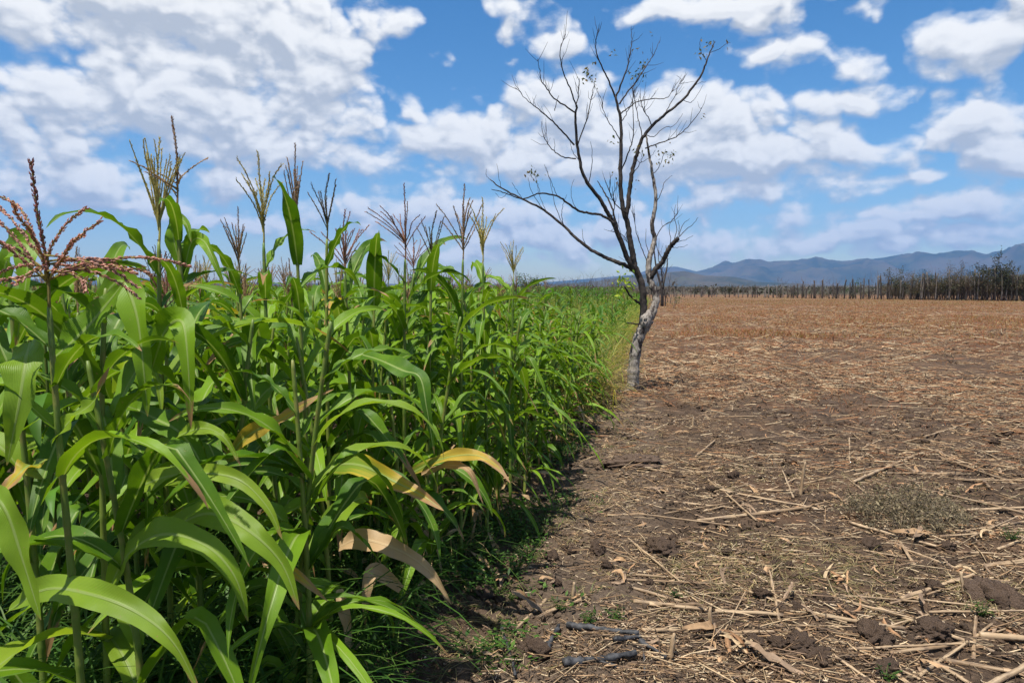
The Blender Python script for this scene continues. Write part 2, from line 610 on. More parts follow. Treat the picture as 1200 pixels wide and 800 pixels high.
wob = t.math('ADD', eline, t.math('MULTIPLY', t.math('SUBTRACT', straw_n, .5), .9))
strip = t.math('MULTIPLY', t.remap(wob, .25, .6), t.remap(wob, 1.5, .95))
col = t.mix(t.math('MULTIPLY', strip, .65), col, t.mix(t.remap(fine, .3, .7), (.105, .076, .055), (.20, .148, .105)))
bandmap = t.node('ShaderNodeMapping'); bandmap.inputs['Scale'].default_value = (.10, .16, 1)
t.l.new(pos, bandmap.inputs[0])
band, _ = t.noise(bandmap.outputs[0], 1.0, 4, .6)
col = t.mix(t.math('MULTIPLY', t.remap(band, .40, .62), t.math('MULTIPLY', far, .55)), col, (.115, .052, .028))
plain = t.remap(sx.outputs[1], 118, 150)
pn, _ = t.noise(pos, .012, 5, .6)
col = t.mix(plain, col, t.mix(t.remap(pn, .35, .65), (.085, .065, .042), (.05, .052, .032)))
h = t.math('ADD', t.math('MULTIPLY', mid, .4), t.math('ADD', fine, t.math('MULTIPLY', grit, .5)))
p = principled(t, col, .92, .12, h, .9, .03)
t.l.new(p.outputs[0], out.inputs['Surface'])
M['soil'] = m

m, t, out = new_mat("clod_earth")
tex = t.node('ShaderNodeTexCoord')
oi = t.node('ShaderNodeObjectInfo')
n1_, _ = t.noise(tex.outputs['Object'], 16, 5, .65)
col = t.mix(t.remap(n1_, .35, .68), (.095, .065, .047), (.22, .152, .108))
col = t.mix(t.math('MULTIPLY', oi.outputs['Random'], .45), col, (.085, .060, .045))
p = principled(t, col, .95, .1, n1_, .9, .03)
t.l.new(p.outputs[0], out.inputs['Surface'])
M['clod'] = m

# ------------------------------------------------------------------ ground: one sheet to the horizon
def graded(a, b, step, ratio, stop):
    """cell lines from a (step), growing by ratio, to stop"""
    out_, x, s = [a], a, step
    while x < stop:
        if x > b: s *= ratio
        x += s
        out_.append(min(x, stop))
    return out_


ys = [-9400, -3000, -800, -200, -60, -20, -8, -3, 0, 1.2, 1.9]
y = 2.3
while y < 9400:
    ys.append(y)
    y += max(.022, y * (.0062 if y < 14 else .012 if y < 40 else .06))
ys.append(9400)
xp = graded(0, 3.2, .03, 1.025, 9400)
xs = [-x for x in reversed(graded(0, 1.6, .035, 1.05, 9400))][:-1] + xp
XS, YS = np.meshgrid(np.array(xs), np.array(ys))
ZS = ground_z(XS, YS)
ZS[YS < 2.2] *= .3
nx, ny = len(xs), len(ys)
gv = np.stack([XS, YS, ZS], -1).reshape(-1, 3)
i = np.arange(ny - 1)[:, None] * nx + np.arange(nx - 1)[None, :]
gq = np.stack([i, i + 1, i + nx + 1, i + nx], -1).reshape(-1, 4)
tag(obj("ground", MB().add(gv, gq).mesh("ground", M['soil'])), kind="structure")

# ------------------------------------------------------------------ mountains
m, t, out = new_mat("mountain_slopes")
geo = t.node('ShaderNodeNewGeometry')
n1_, _ = t.noise(geo.outputs['Position'], .0030, 7, .66)
n2_, _ = t.noise(geo.outputs['Position'], .012, 4, .6)
col = t.mix(t.remap(n1_, .38, .62), (.030, .038, .030), (.085, .070, .054))
col = t.mix(t.math('MULTIPLY', t.remap(n2_, .5, .7), .5), col, (.055, .065, .035))
p = principled(t, col, .95, .05)
t.l.new(p.outputs[0], out.inputs['Surface'])
M['mountain'] = m


def mountain_range(name, prof, d0, dpk, d1, spur, seed, px0=-700, px1=1900, step=4):
    """a range with its crest on the skyline at distance dpk, slopes running down to d0 and d1"""
    px = np.arange(px0, px1, step)
    crest = np.interp(px, [q[0] for q in prof], [q[1] for q in prof])
    el = np.array([(lambda r: r.z / math.hypot(r.x, 1))(ray(a, b)) for a, b in zip(px, crest)])
    az_ = np.array([math.atan2((a - 600) / 800, math.cos(PITCH)) for a in px])
    H = np.maximum(el * dpk, 1)
    rr = np.concatenate([np.linspace(d0, dpk, 26), np.linspace(dpk, d1, 9)[1:]])
    Rg, Ag = np.meshgrid(rr, az_, indexing='ij')
    u_ = np.where(Rg <= dpk, (Rg - d0) / (dpk - d0), (d1 - Rg) / (d1 - dpk))
    X, Y = Rg * np.sin(Ag), Rg * np.cos(Ag)
    rid = 1 - np.abs(2 * fbm(X / spur, Y / spur, seed, 5, .55) - 1)
    low = u_ * (1 - u_) * 4
    Z = H[None, :] * np.clip(u_ ** 1.15 + low * (rid - .76) * 1.4, 0, None)
    Z = np.where(u_ <= 0.001, -.5, Z)
    v = np.stack([X, Y, Z], -1).reshape(-1, 3)
    n_ = len(px)
    k = np.arange(len(rr) - 1)[:, None] * n_ + np.arange(n_ - 1)[None, :]
    q = np.stack([k, k + 1, k + n_ + 1, k + n_], -1).reshape(-1, 4)
    return tag(obj(name, MB().add(v, q).mesh(name, M['mountain'])), kind="structure")


mountain_range("mountains", [(-700, 322), (-200, 318), (0, 326), (60, 327), (130, 324), (300, 331), (520, 333), (640, 332), (760, 328), (800, 321), (818, 317), (832, 313.5), (843, 307.5), (850, 306), (857, 308), (868, 305), (888, 303.5), (899, 307), (927, 306), (951, 301.5),
                             (983, 307), (997, 304.5), (1021, 303), (1056, 298), (1077, 295), (1091, 298), (1112, 294), (1133, 293.5), (1150, 298), (1170, 294), (1183, 287), (1200, 283), (1260, 278), (1400, 285), (1900, 300)],
               5600, 7600, 8900, 900, 40)
mountain_range("hills", [(-700, 331), (0, 333), (560, 334), (640, 333), (690, 330), (730, 324), (775, 319), (801, 317), (822, 322), (860, 324), (885, 330), (920, 331), (980, 334), (1100, 331), (1180, 322), (1230, 318), (1400, 322), (1900, 330)],
               2600, 3500, 4300, 420, 60)
mountain_range("distant_ridge", [(-700, 332), (600, 334), (740, 322), (765, 314), (790, 312), (815, 318), (850, 330), (900, 334), (1900, 334)], 8000, 8700, 9300, 800, 80)

# ------------------------------------------------------------------ maize: library of blades, stalks, tassels
def ribbon(cl, side, nrm, width, vang=.35, wave=0.0, wn=3.5, ph=0.0, cross=5):
    """blade along the centre line cl with side and normal vectors at every point"""
    n = len(cl)
    t_ = np.linspace(0, 1, n)
    us = np.linspace(-1, 1, cross)
    w = np.asarray(width)[:, None] / 2
    wv = wave * np.sin(2 * np.pi * wn * t_[:, None] + ph + (us[None, :] > 0) * 1.9) * us[None, :] ** 2 * np.clip(w / (w.max() + 1e-9), 0, 1)
    off_n = np.abs(us)[None, :] * w * math.sin(vang) + wv
    off_s = us[None, :] * w * math.cos(vang)
    v = cl[:, None, :] + side[:, None, :] * off_s[..., None] + nrm[:, None, :] * off_n[..., None]
    i = np.arange(n - 1)[:, None] * cross + np.arange(cross - 1)[None, :]
    q = np.stack([i, i + 1, i + cross + 1, i + cross], -1).reshape(-1, 4)
    uv = np.stack([np.tile((us + 1) / 2, n), np.repeat(t_, cross)], 1)
    return v.reshape(-1, 3), q, uv


def blade_width(t_, W_, basew=.5):
    a = basew + (1 - basew) * np.clip(t_ / .28, 0, 1) ** .8
    b = np.clip((1 - t_) / .62, 0, 1) ** .75
    return W_ * a * np.where(t_ < .38, 1, b) + .0015


def blade(L, W_, th0, th1, pw=1.4, kink=0, kt=.5, wave=.012, twist=0, sway=0, n=18, cross=5, ph=0, basew=.5):
    """maize leaf growing from the origin out along +X; angles measured from the vertical"""
    t_ = np.linspace(0, 1, n + 1)
    th = th0 + (th1 - th0) * t_ ** pw
    if kink:
        s = np.clip((t_ - kt + .05) / .1, 0, 1)
        th = th + kink * s * s * (3 - 2 * s)
    ds = L / n
    x = np.concatenate([[0], np.cumsum(np.sin((th[1:] + th[:-1]) / 2)) * ds])
    z = np.concatenate([[0], np.cumsum(np.cos((th[1:] + th[:-1]) / 2)) * ds])
    y_ = sway * t_ ** 2 * L
    cl = np.stack([x, y_, z], 1)
    side = np.tile([0, 1.0, 0], (n + 1, 1))
    nrm = np.stack([-np.cos(th), 0 * th, np.sin(th)], 1)
    a = twist * t_ ** 1.3
    s2 = side * np.cos(a)[:, None] + nrm * np.sin(a)[:, None]
    n2 = nrm * np.cos(a)[:, None] - side * np.sin(a)[:, None]
    return ribbon(cl, s2, n2, blade_width(t_, W_, basew), .38, wave, 2.5 + 2 * random.random(), ph, cross)


U = random.uniform


def blade_kind(kind):
    if kind == 'top':      # short, upright
        return dict(L=U(.30, .46), W_=U(.05, .075), th0=R(U(22, 45)), th1=R(U(110, 172)), pw=U(1.2, 2.2), twist=U(-.6, .6), sway=U(-.12, .12))
    if kind == 'arch':
        return dict(L=U(.65, .92), W_=U(.075, .108), th0=R(U(22, 48)), th1=R(U(135, 176)), pw=U(.8, 1.3), twist=U(-.9, .9), sway=U(-.2, .2), wave=U(.008, .018))
    if kind == 'fold':     # stiff, then bent over sharply
        return dict(L=U(.6, .85), W_=U(.075, .105), th0=R(U(18, 40)), th1=R(U(55, 80)), kink=R(U(75, 105)), kt=U(.28, .5), twist=U(-.5, .5), sway=U(-.15, .15), wave=U(.008, .016))
    if kind == 'up':
        return dict(L=U(.5, .7), W_=U(.06, .095), th0=R(U(20, 42)), th1=R(U(95, 155)), pw=U(1.1, 2.0), twist=U(-1.2, 1.2), sway=U(-.15, .15), wave=U(.006, .014))
    if kind == 'narrow':
        return dict(L=U(.5, .8), W_=U(.028, .05), th0=R(U(20, 60)), th1=R(U(140, 178)), pw=U(.7, 1.2), twist=U(-1.2, 1.2), sway=U(-.25, .25), wave=U(.004, .01))
    if kind == 'dry':      # withered, hanging along the stalk
        return dict(L=U(.4, .7), W_=U(.025, .05), th0=R(U(50, 90)), th1=R(U(165, 185)), pw=U(.5, .8), twist=U(-3.5, 3.5), sway=U(-.25, .25), wave=U(.012, .02))


def blade_mesh(kind, mat_, name="leaf", n=18, cross=5):
    d = blade_kind(kind)
    v, q, uv = blade(n=n, cross=cross, ph=U(0, 6), **d)
    return MB().add(v, q, uv).mesh(name, mat_)


LIB = {}
for kind, cnt in (('top', 10), ('arch', 18), ('fold', 14), ('up', 14)):
    LIB[kind] = [blade_mesh(kind, M['leaf']) for _ in range(cnt)]
LIB['arch_b'] = [blade_mesh('arch', M['leaf_bright']) for _ in range(6)]
LIB['yellow'] = [blade_mesh('arch', M['leaf_yellow']) for _ in range(5)]
LIB['narrow'] = [blade_mesh('narrow', M['leaf'], n=12, cross=3) for _ in range(16)]
LIB['dry'] = [blade_mesh('dry', M['leaf_dry']) for _ in range(8)]
NODES = [.10, .22, .36, .51, .67, .83, .99, 1.15, 1.31, 1.46, 1.60, 1.72]


def stalk_off(z, lean):
    """sideways course of a stalk at height z of its own mesh"""
    return lean * (z / 1.85) ** 2 * .12, .01 * np.sin(z * 3)


def stalk_mesh(top=1.85, lean=0.0):
    mb = MB()
    zs, rs = [0], [.015]
    for nz_ in [z for z in NODES if z < top - .08]:
        r = .0120 - .0050 * nz_ / 1.85
        zs += [nz_ - .012, nz_, nz_ + .014, nz_ + .09]
        rs += [r, r * 1.22, r * 1.12, r * 1.02]
    zs.append(top); rs.append(.005)
    zs = np.array(zs); o = np.argsort(zs); zs = zs[o]; rs = np.array(rs)[o]
    xs_, ys_ = stalk_off(zs, lean)
    add_tube(mb, np.stack([xs_, ys_, zs], 1), rs, 8)
    return mb.mesh("stalk", M['stalk'])


STALK_LEANS = (-1, -.6, -.2, .2, .6, 1)
STALKS = [stalk_mesh(1.85, k) for k in STALK_LEANS]


def spikelets(mb, path, rad, n, ln, c0, c1, spread=.30):
    n = int(n * 1.5)
    """pairs of little husks along a tassel branch"""
    path = np.asarray(path)
    seg = np.concatenate([[0], np.cumsum(np.linalg.norm(np.diff(path, axis=0), axis=1))])
    V, Q, C = [], [], []
    base = np.array([[0, 0, 0], [.5, 1, .4], [.5, -1, .4], [.5, 0, 1.2], [1, 0, .45]], float)
    qf = np.array([[0, 1, 4, 3], [0, 3, 4, 2], [0, 2, 4, 1]])
    for k in range(n):
        s = (k + .5) / n * seg[-1]
        p_ = np.array([np.interp(s, seg, path[:, a]) for a in range(3)])
        tg = np.array([np.interp(min(s + .01, seg[-1]), seg, path[:, a]) for a in range(3)]) - p_
        tg /= np.linalg.norm(tg) + 1e-9
        rnd = rng.normal(size=3); rnd -= tg * rnd.dot(tg); rnd /= np.linalg.norm(rnd) + 1e-9
        d_ = tg + rnd * spread * U(.5, 1.2); d_ /= np.linalg.norm(d_)
        s_ = np.cross(d_, rnd); s_ /= np.linalg.norm(s_) + 1e-9
        n_ = np.cross(s_, d_)
        l_ = ln * U(.75, 1.25)
        b = base * np.array([l_, l_ * .26, l_ * .26])
        V.append(p_ + rnd * rad * .35 + b[:, :1] * d_ + b[:, 1:2] * s_ + b[:, 2:] * n_)
        Q.append(qf + 5 * k)
        f_ = U(0, 1)
        C.append(np.tile(np.array(c0) * (1 - f_) + np.array(c1) * f_, (5, 1)))
    mb.add(np.concatenate(V), np.concatenate(Q), None, np.concatenate(C))


TINTS = {'pink': ((.36, .15, .125), (.58, .37, .28), (.24, .20, .06)), 'straw': ((.62, .52, .20), (.46, .35, .11), (.44, .39, .13)),
         'brown': ((.36, .21, .13), (.55, .38, .24), (.36, .25, .13)), 'dark': ((.10, .06, .05), (.22, .14, .10), (.13, .12, .05)), 'red': ((.28, .12, .10), (.50, .30, .22), (.32, .18, .12))}


def tassel_mesh(tint, spike=.30, nb=12, bl=(.16, .26), open_=(8, 35), droop=.25, dens=150, sp=.010, azs=None, stem=.10, thick=1.0):
    c0, c1, cs = TINTS[tint]
    mb = MB()
    sp_path = smooth_path([(0, 0, 0), (.004, .002, stem), (U(-.01, .01), U(-.01, .01), stem + spike * .5), (U(-.02, .02), U(-.02, .02), stem + spike)], 5)
    add_tube(mb, sp_path, np.linspace(.0042, .0016, len(sp_path)), 5, True, cs)
    spikelets(mb, sp_path[4:], .004, int(dens * spike * 2.0 * thick), sp * 1.0, np.array(c0) * .55, np.array(c0) * .9, .35)
    for k in range(nb):
        a = U(0, 6.283) if azs is None else azs[k % len(azs)]
        z0 = stem * U(.55, 1.25)
        th = R(U(*open_))
        L = U(*bl)
        pts = [(0, 0, z0)]
        r_, z_ = 0, z0
        for j in range(1, 5):
            th2 = th + droop * (j / 4) ** 1.5
            r_ += math.sin(th2) * L / 4; z_ += math.cos(th2) * L / 4
            b_ = a + .12 * math.sin(j + k)
            pts.append((r_ * math.cos(b_), r_ * math.sin(b_), z_))
        pth = smooth_path(pts, 4)
        add_tube(mb, pth, np.linspace(.0027, .0014, len(pth)), 4, True, cs)
        spikelets(mb, pth[2:], .002, int(dens * L), sp, c0, c1)
    return mb.mesh("tassel", M['tassel'], smooth=False)


TASSELS = {k: [] for k in TINTS}
for tint, nb, op in (('straw', 14, (5, 28)), ('straw', 9, (8, 30)), ('brown', 12, (4, 24)), ('brown', 8, (10, 35)), ('dark', 4, (8, 25)), ('red', 10, (10, 38)), ('red', 8, (15, 50)), ('pink', 14, (20, 75))):
    TASSELS[tint].append(tassel_mesh(tint, U(.22, .32), nb + 3, (.14, .26), op, U(.1, .4), 130, .010))


def put_leaf(root, me, z, azi, sc=1.0, tilt=0.0, name="leaf", off=.012, xy=(0, 0)):
    mt = Matrix.Translation((xy[0], xy[1], z)) @ Matrix.Rotation(azi, 4, 'Z') @ Matrix.Rotation(tilt, 4, 'Y') @ Matrix.Scale(sc, 4) @ Matrix.Translation((off * .4, 0, 0))
    return obj(name, me, root, mat=mt)


GROUP_MAIZE = "maize plants of the green stand"
plants = []


def maize(x, y_, h, label, tassel=None, tsc=1.0, plane=None, leaves=True, lean=(0, 0), dry=2, bright=0.0, yellow=0.0, low=0, top_leaves=3, density=1.0, extra=0, wide=1.0, fill=0):
    """one plant; h is the height at which the tassel (or the top leaf) begins"""
    root = empty("maize_plant", (x, y_, float(ground_z(x, y_)) - .01))
    tag(root, label, "maize plant", GROUP_MAIZE)
    root.rotation_euler = (lean[0], lean[1], 0)
    s = h / 1.85
    si = random.choice(range(6)) if tassel is None or isinstance(tassel, str) else 2 + (len(plants) % 2)
    st_ = obj("stalk", STALKS[si], root)
    course = lambda z_: tuple(float(c_) for c_ in stalk_off(z_, STALK_LEANS[si]))
    st_.scale = (1, 1, s)
    plane = U(0, 6.283) if plane is None else plane
    if leaves:
        for k, nz_ in enumerate(NODES):
            if k < low: continue
            if random.random() > density: continue
            a = plane + (k % 2) * math.pi + random.gauss(0, .45)
            z = nz_ * s
            fr = nz_ / 1.72
            if k < dry:
                l = put_leaf(root, random.choice(LIB['dry']), z, a, U(.7, 1.0), xy=course(nz_))
                l["label"] = "withered tan leaf"
                continue
            if random.random() < yellow:
                l = put_leaf(root, random.choice(LIB['yellow']), z, a, U(.75, 1) * wide, xy=course(nz_))
                l["label"] = "yellowing leaf"
                continue
            if k >= len(NODES) - top_leaves:
                me = random.choice(LIB['top'] + LIB['up'][:3])
                sc = U(.85, 1.1)
            else:
                me = random.choice(LIB['arch'] + LIB['fold'] + LIB['up'][:5])
                if bright and random.random() < bright: me = random.choice(LIB['arch_b'])
                sc = U(.8, 1.08) * (1 - .25 * max(0, .35 - fr) / .35)
            put_leaf(root, me, z, a, sc * wide * (.85 + .15 * s), U(-.08, .12), xy=course(nz_))
    if fill:
        for k in range(fill):
            nz_ = U(.25, 1.5)
            put_leaf(root, random.choice(LIB['arch'] + LIB['up'] + LIB['fold']), nz_ * s, U(0, 6.28), U(.7, 1.05), U(-.05, .15), xy=course(nz_))
    for k in range(extra):
        z = U(.12, .95) * h * .95
        put_leaf(root, random.choice(LIB['narrow']), z, U(0, 6.28), U(.8, 1.15), U(-.1, .2), xy=course(min(z / s, 1.8)))
    if tassel:
        me = random.choice(TASSELS[tassel]) if isinstance(tassel, str) else tassel
        mt = Matrix.Translation((*course(1.85), h - .02)) @ Matrix.Rotation(U(0, 6.28) if isinstance(tassel, str) else 0, 4, 'Z') @ Matrix.Rotation(U(-.1, .1), 4, 'X') @ Matrix.Scale(tsc, 4)
        obj("tassel", me, root, mat=mt)
    plants.append(root)
    return root


def hero(px, d, ytassel, label, **kw):
    p_ = at(px, ytassel, d)
    g = float(ground_z(p_.x, d))
    return maize(p_.x, d, p_.z - g + .03, label, **kw)


def hero_leaf(root, pts, wpx, mat_, face=(0, -.75, .75), wave=.014, label=None, per=6, basew=.5, vang=.3):
    """a blade whose course is read off the photograph, with its own distance at every point"""
    P3 = [at(*p_) for p_ in pts]
    cl = smooth_path(P3, per)
    n = len(cl)
    tan = np.gradient(cl, axis=0); tan /= np.linalg.norm(tan, axis=1)[:, None]
    f_ = np.array(face, float)
    # the face looks up where the blade runs level and out where it hangs
    roll = np.cumsum(rng.normal(0, .07, n)); roll -= np.linspace(roll[0], roll[-1], n) * .6
    nr = f_[None, :] - tan * (tan @ f_)[:, None]
    nr /= np.linalg.norm(nr, axis=1)[:, None] + 1e-9
    sd = np.cross(tan, nr)
    sd, nr = sd * np.cos(roll)[:, None] + nr * np.sin(roll)[:, None], nr * np.cos(roll)[:, None] - sd * np.sin(roll)[:, None]
    t_ = np.linspace(0, 1, n)
    Wm = wpx * pts[len(pts) // 2][2] / 800
    v, q, uv = ribbon(cl, sd, nr, blade_width(t_, Wm, basew), vang, wave, 3, U(0, 6))
    loc = np.array(root.matrix_basis.translation) if False else np.array(root.location)
    o = obj("leaf", MB().add(v - loc, q, uv).mesh("leaf", mat_), root)
    if label: o["label"] = label
    return o


# --- the plants one can tell apart
pinkT = tassel_mesh('pink', .25, 20, (.17, .36), (15, 95), .65, 250, .0115, [0.1, -.5, .6, 3.3, 2.6, 4.0, -.15, 1.2, 5.2, 3.0, .3], .12, .8)
A = hero(70, 1.9, 368, "nearest maize plant with a wide pinkish red branching tassel and bare yellowish stem", tassel=pinkT, tsc=1.12, plane=.2, dry=0, low=8, top_leaves=2, density=.9)
strawT = tassel_mesh('straw', .27, 20, (.19, .28), (3, 26), .08, 110, .008, None, .09)
B = hero(180, 2.6, 290, "maize plant with a full straw yellow brush-like tassel beside the tall dark spike", tassel=strawT, tsc=1.15, plane=.6, dry=2, bright=.2)
darkT = tassel_mesh('brown', .26, 7, (.12, .2), (20, 70), .2, 120, .009, None, .08, 2.0)
Cc = hero(216, 2.6, 245, "tallest maize plant, its long dark tassel spike rising highest into the clouds", tassel=darkT, tsc=1.0, plane=2.2, dry=2)
D = hero(318, 3.1, 290, "maize plant with a sparse straw brown tassel leaning outwards, next to the upright pinkish one", tassel=TASSELS['straw'][1], tsc=1.15, lean=(0, -.03))
E = hero(354, 3.2, 282, "maize plant with a stiff upright narrow brownish pink tassel above a curled leaf", tassel=tassel_mesh('brown', .32, 13, (.16, .27), (2, 18), .05, 110, .009), tsc=1.05)
F = hero(378, 3.45, 285, "maize plant with a single thin dark tassel spike and almost no branches", tassel=TASSELS['dark'][0], tsc=1.0)
Gp = hero(410, 3.6, 325, "maize plant with a short dark reddish fan-shaped tassel", tassel=TASSELS['red'][0], tsc=1.0)
Hh = hero(470, 3.8, 308, "maize plant with a reddish tassel whose branches sweep sideways", tassel=tassel_mesh('red', .29, 12, (.15, .27), (8, 50), .3, 110, .009), tsc=1.1)
Hb = hero(492, 4.0, 320, "maize plant with one thin reddish brown spike beside the sweeping red tassel", tassel=TASSELS['dark'][0], tsc=1.05, lean=(0, .05))
I_ = hero(538, 4.2, 308, "maize plant with a pale brown open tassel, first of two before the leaning tree limb", tassel=TASSELS['brown'][1], tsc=1.2, wide=.9)
J = hero(570, 4.5, 312, "maize plant with a thin pale straw tassel, second of two before the leaning tree limb", tassel=TASSELS['straw'][1], tsc=1.2, wide=.9)
K = hero(598, 5.3, 330, "maize plant with a small pale tassel near the end of the tall plants", tassel=TASSELS['straw'][0], tsc=.9, wide=.85)
Lp = hero(286, 3.6, 322, "maize plant with a small withered tassel standing low behind the straw brown one", tassel=TASSELS['brown'][0], tsc=.9)
N2 = hero(100, 2.25, 345, "maize plant with broad leaves rising just behind the pinkish tassel plant", dry=0, low=1, plane=1.2, bright=.25, wide=1.1)
N3 = hero(22, 2.2, 330, "maize plant at the edge of view, its broad top leaf folded downwards", dry=0, low=1, plane=.4, density=.9, bright=.2, wide=1.1)
N4 = hero(262, 2.7, 380, "shorter maize plant with an orange-yellow leaf pointing at the tree", dry=1, low=0, plane=1.0, bright=.2, wide=1.1)
N5 = hero(380, 3.0, 400, "short maize plant with a large yellow-green leaf and withered tan ones low down", dry=3, plane=.3, low=0)
N6 = hero(150, 2.1, 430, "low maize plant with two arching yellow-green leaves near the ground", dry=0, low=1, density=.9, plane=2.8, bright=.3, top_leaves=4)
N7 = hero(470, 3.5, 440, "low maize plant with curled yellow and tan leaves at the edge of the stand", dry=3, plane=0, density=.8)

LB, LY, LO, LD, LG = M['leaf_bright'], M['leaf_yellow'], M['leaf_orange'], M['leaf_dry'], M['leaf']
hero_leaf(N6, [(128, 690, 2.15), (150, 650, 2.08), (190, 626, 2.0), (240, 638, 1.95), (275, 675, 1.92), (291, 728, 1.92)], 40, LB)
hero_leaf(N6, [(185, 640, 2.2), (215, 612, 2.15), (250, 602, 2.1), (292, 622, 2.05), (330, 660, 2.02), (351, 714, 2.0)], 42, LB)
hero_leaf(N6, [(10, 715, 2.0), (55, 690, 1.9), (110, 697, 1.82), (165, 720, 1.78), (205, 755, 1.75), (236, 815, 1.73)], 38, LB)
hero_leaf(N2, [(128, 600, 2.3), (165, 570, 2.25), (215, 555, 2.2), (275, 560, 2.15), (312, 592, 2.12), (331, 632, 2.1)], 26, LB)
hero_leaf(N2, [(158, 478, 2.4), (185, 492, 2.35), (212, 508, 2.3), (237, 546, 2.28), (253, 602, 2.28)], 32, LG)
hero_leaf(N2, [(165, 540, 2.3), (195, 518, 2.3), (235, 502, 2.25), (262, 512, 2.22), (282, 545, 2.2)], 18, LB)
hero_leaf(N4, [(258, 560, 2.7), (280, 520, 2.6), (305, 502, 2.55), (332, 490, 2.5), (360, 472, 2.45), (391, 456, 2.4)], 20, LO, face=(0, -.9, .4), label="orange-yellow leaf with a dry pointed tip")
hero_leaf(N5, [(380, 552, 3.0), (398, 544, 2.9), (426, 546, 2.8), (460, 563, 2.7), (494, 580, 2.65), (520, 598, 2.6)], 30, LY, face=(.1, -.8, .6), label="large yellow leaf edged with green")
hero_leaf(N5, [(398, 640, 2.9), (418, 632, 2.85), (445, 636, 2.8), (478, 650, 2.75), (508, 674, 2.72), (529, 708, 2.7)], 27, LD, face=(-.1, -.7, .6), label="pale tan withered leaf bending over")
hero_leaf(N7, [(480, 555, 3.4), (516, 538, 3.3), (556, 533, 3.2), (582, 546, 3.15), (598, 566, 3.1)], 16, LO, label="narrow yellow and tan leaf curling down")
hero_leaf(N7, [(494, 556, 3.4), (525, 545, 3.3), (550, 552, 3.2), (566, 590, 3.2)], 11, LD, label="thin withered leaf")
hero_leaf(B, [(178, 432, 2.4), (194, 388, 2.35), (213, 377, 2.3), (220, 420, 2.25), (224, 502, 2.25)], 36, LG, face=(.1, -.9, .3))
hero_leaf(B, [(118, 350, 2.35), (142, 330, 2.3), (160, 368, 2.25), (168, 430, 2.22), (173, 488, 2.22)], 36, LG, face=(.2, -.9, .3))
hero_leaf(N3, [(2, 330, 2.2), (14, 292, 2.15), (32, 290, 2.1), (30, 335, 2.05), (18, 408, 2.05)], 34, LG, face=(.1, -.9, .3))
hero_leaf(N3, [(36, 400, 2.0), (30, 425, 1.9), (22, 475, 1.85), (8, 545, 1.85)], 46, LB, face=(.1, -.9, .2))
hero_leaf(A, [(58, 424, 1.95), (98, 388, 1.98), (124, 358, 2.0), (146, 330, 2.02)], 38, LG, face=(.1, -.7, .7))
hero_leaf(A, [(60, 520, 1.9), (85, 490, 1.88), (110, 470, 1.86), (128, 430, 1.85)], 22, LB, face=(.1, -.7, .7))
hero_leaf(A, [(50, 560, 1.9), (38, 545, 1.85), (22, 555, 1.8), (-8, 590, 1.75)], 26, LY, face=(.1, -.7, .7))
hero_leaf(Cc, [(214, 318, 2.6), (204, 282, 2.6), (206, 258, 2.6), (218, 262, 2.58), (224, 284, 2.56)], 17, LG, face=(.3, -.9, .2))
hero_leaf(Cc, [(213, 330, 2.6), (224, 285, 2.6), (238, 282, 2.55), (250, 304, 2.5), (264, 338, 2.5)], 16, LG, face=(.2, -.9, .3))
hero_leaf(N3, [(-15, 570, 1.75), (8, 600, 1.7), (28, 660, 1.68), (48, 726, 1.66)], 38, LB, face=(.2, -.9, .2), label="pale folded leaf with a dry tip")
hero_leaf(Gp, [(408, 412, 3.2), (440, 420, 3.1), (472, 434, 3.0), (492, 442, 2.95), (500, 478, 2.9), (509, 532, 2.9)], 26, LG, face=(.1, -.8, .5))
hero_leaf(N5, [(300, 640, 2.5), (330, 660, 2.4), (352, 676, 2.35), (384, 704, 2.3)], 17, LO, face=(0, -.7, .6), label="leaf drying to pale tan at its tip")
hero_leaf(N5, [(398, 690, 2.75), (402, 712, 2.7), (408, 740, 2.68), (406, 790, 2.66)], 15, LD, face=(.2, -.9, .2), label="crumpled tan leaf hanging straight down")
hero_leaf(N5, [(470, 690, 3.1), (440, 668, 3.05), (430, 690, 3.0), (428, 735, 3.0)], 20, LD, face=(0, -.9, .3), label="crumpled tan leaf hanging straight down")

# --- the rest of the stand, in rows parallel to the field's edge
RD = Vector((.207, .978, 0))
taken = [(p_.location.x, p_.location.y) for p_ in plants]
N_MAIZE = 300
cand = []
for row in range(0, 12):
    y_ = 1.2
    while y_ < 17:
        yy = y_ + random.gauss(0, .05)
        xx = float(edge_x(yy)) - .06 + .16 * min(max((yy - 3) / 3, 0), 1) - row * .52 + random.gauss(0, .07)
        y_ += U(.20, .31)
        if row < 3 and yy > 9.8: continue
        if yy < 2.25 or abs(xx) > .79 * yy + .25: continue
        if yy < 2.9 and row > 0 and xx / yy < -.35 and yy < 2.55: continue
        if any((a - xx) ** 2 + (b - yy) ** 2 < .17 ** 2 for a, b in taken): continue
        cand.append((yy * (1.0 if row else .72) + .42 * row, row, xx, yy))
cand.sort()
cand = cand[:N_MAIZE - len(plants)]
far_limit = max(c[3] for c in cand)
used = []
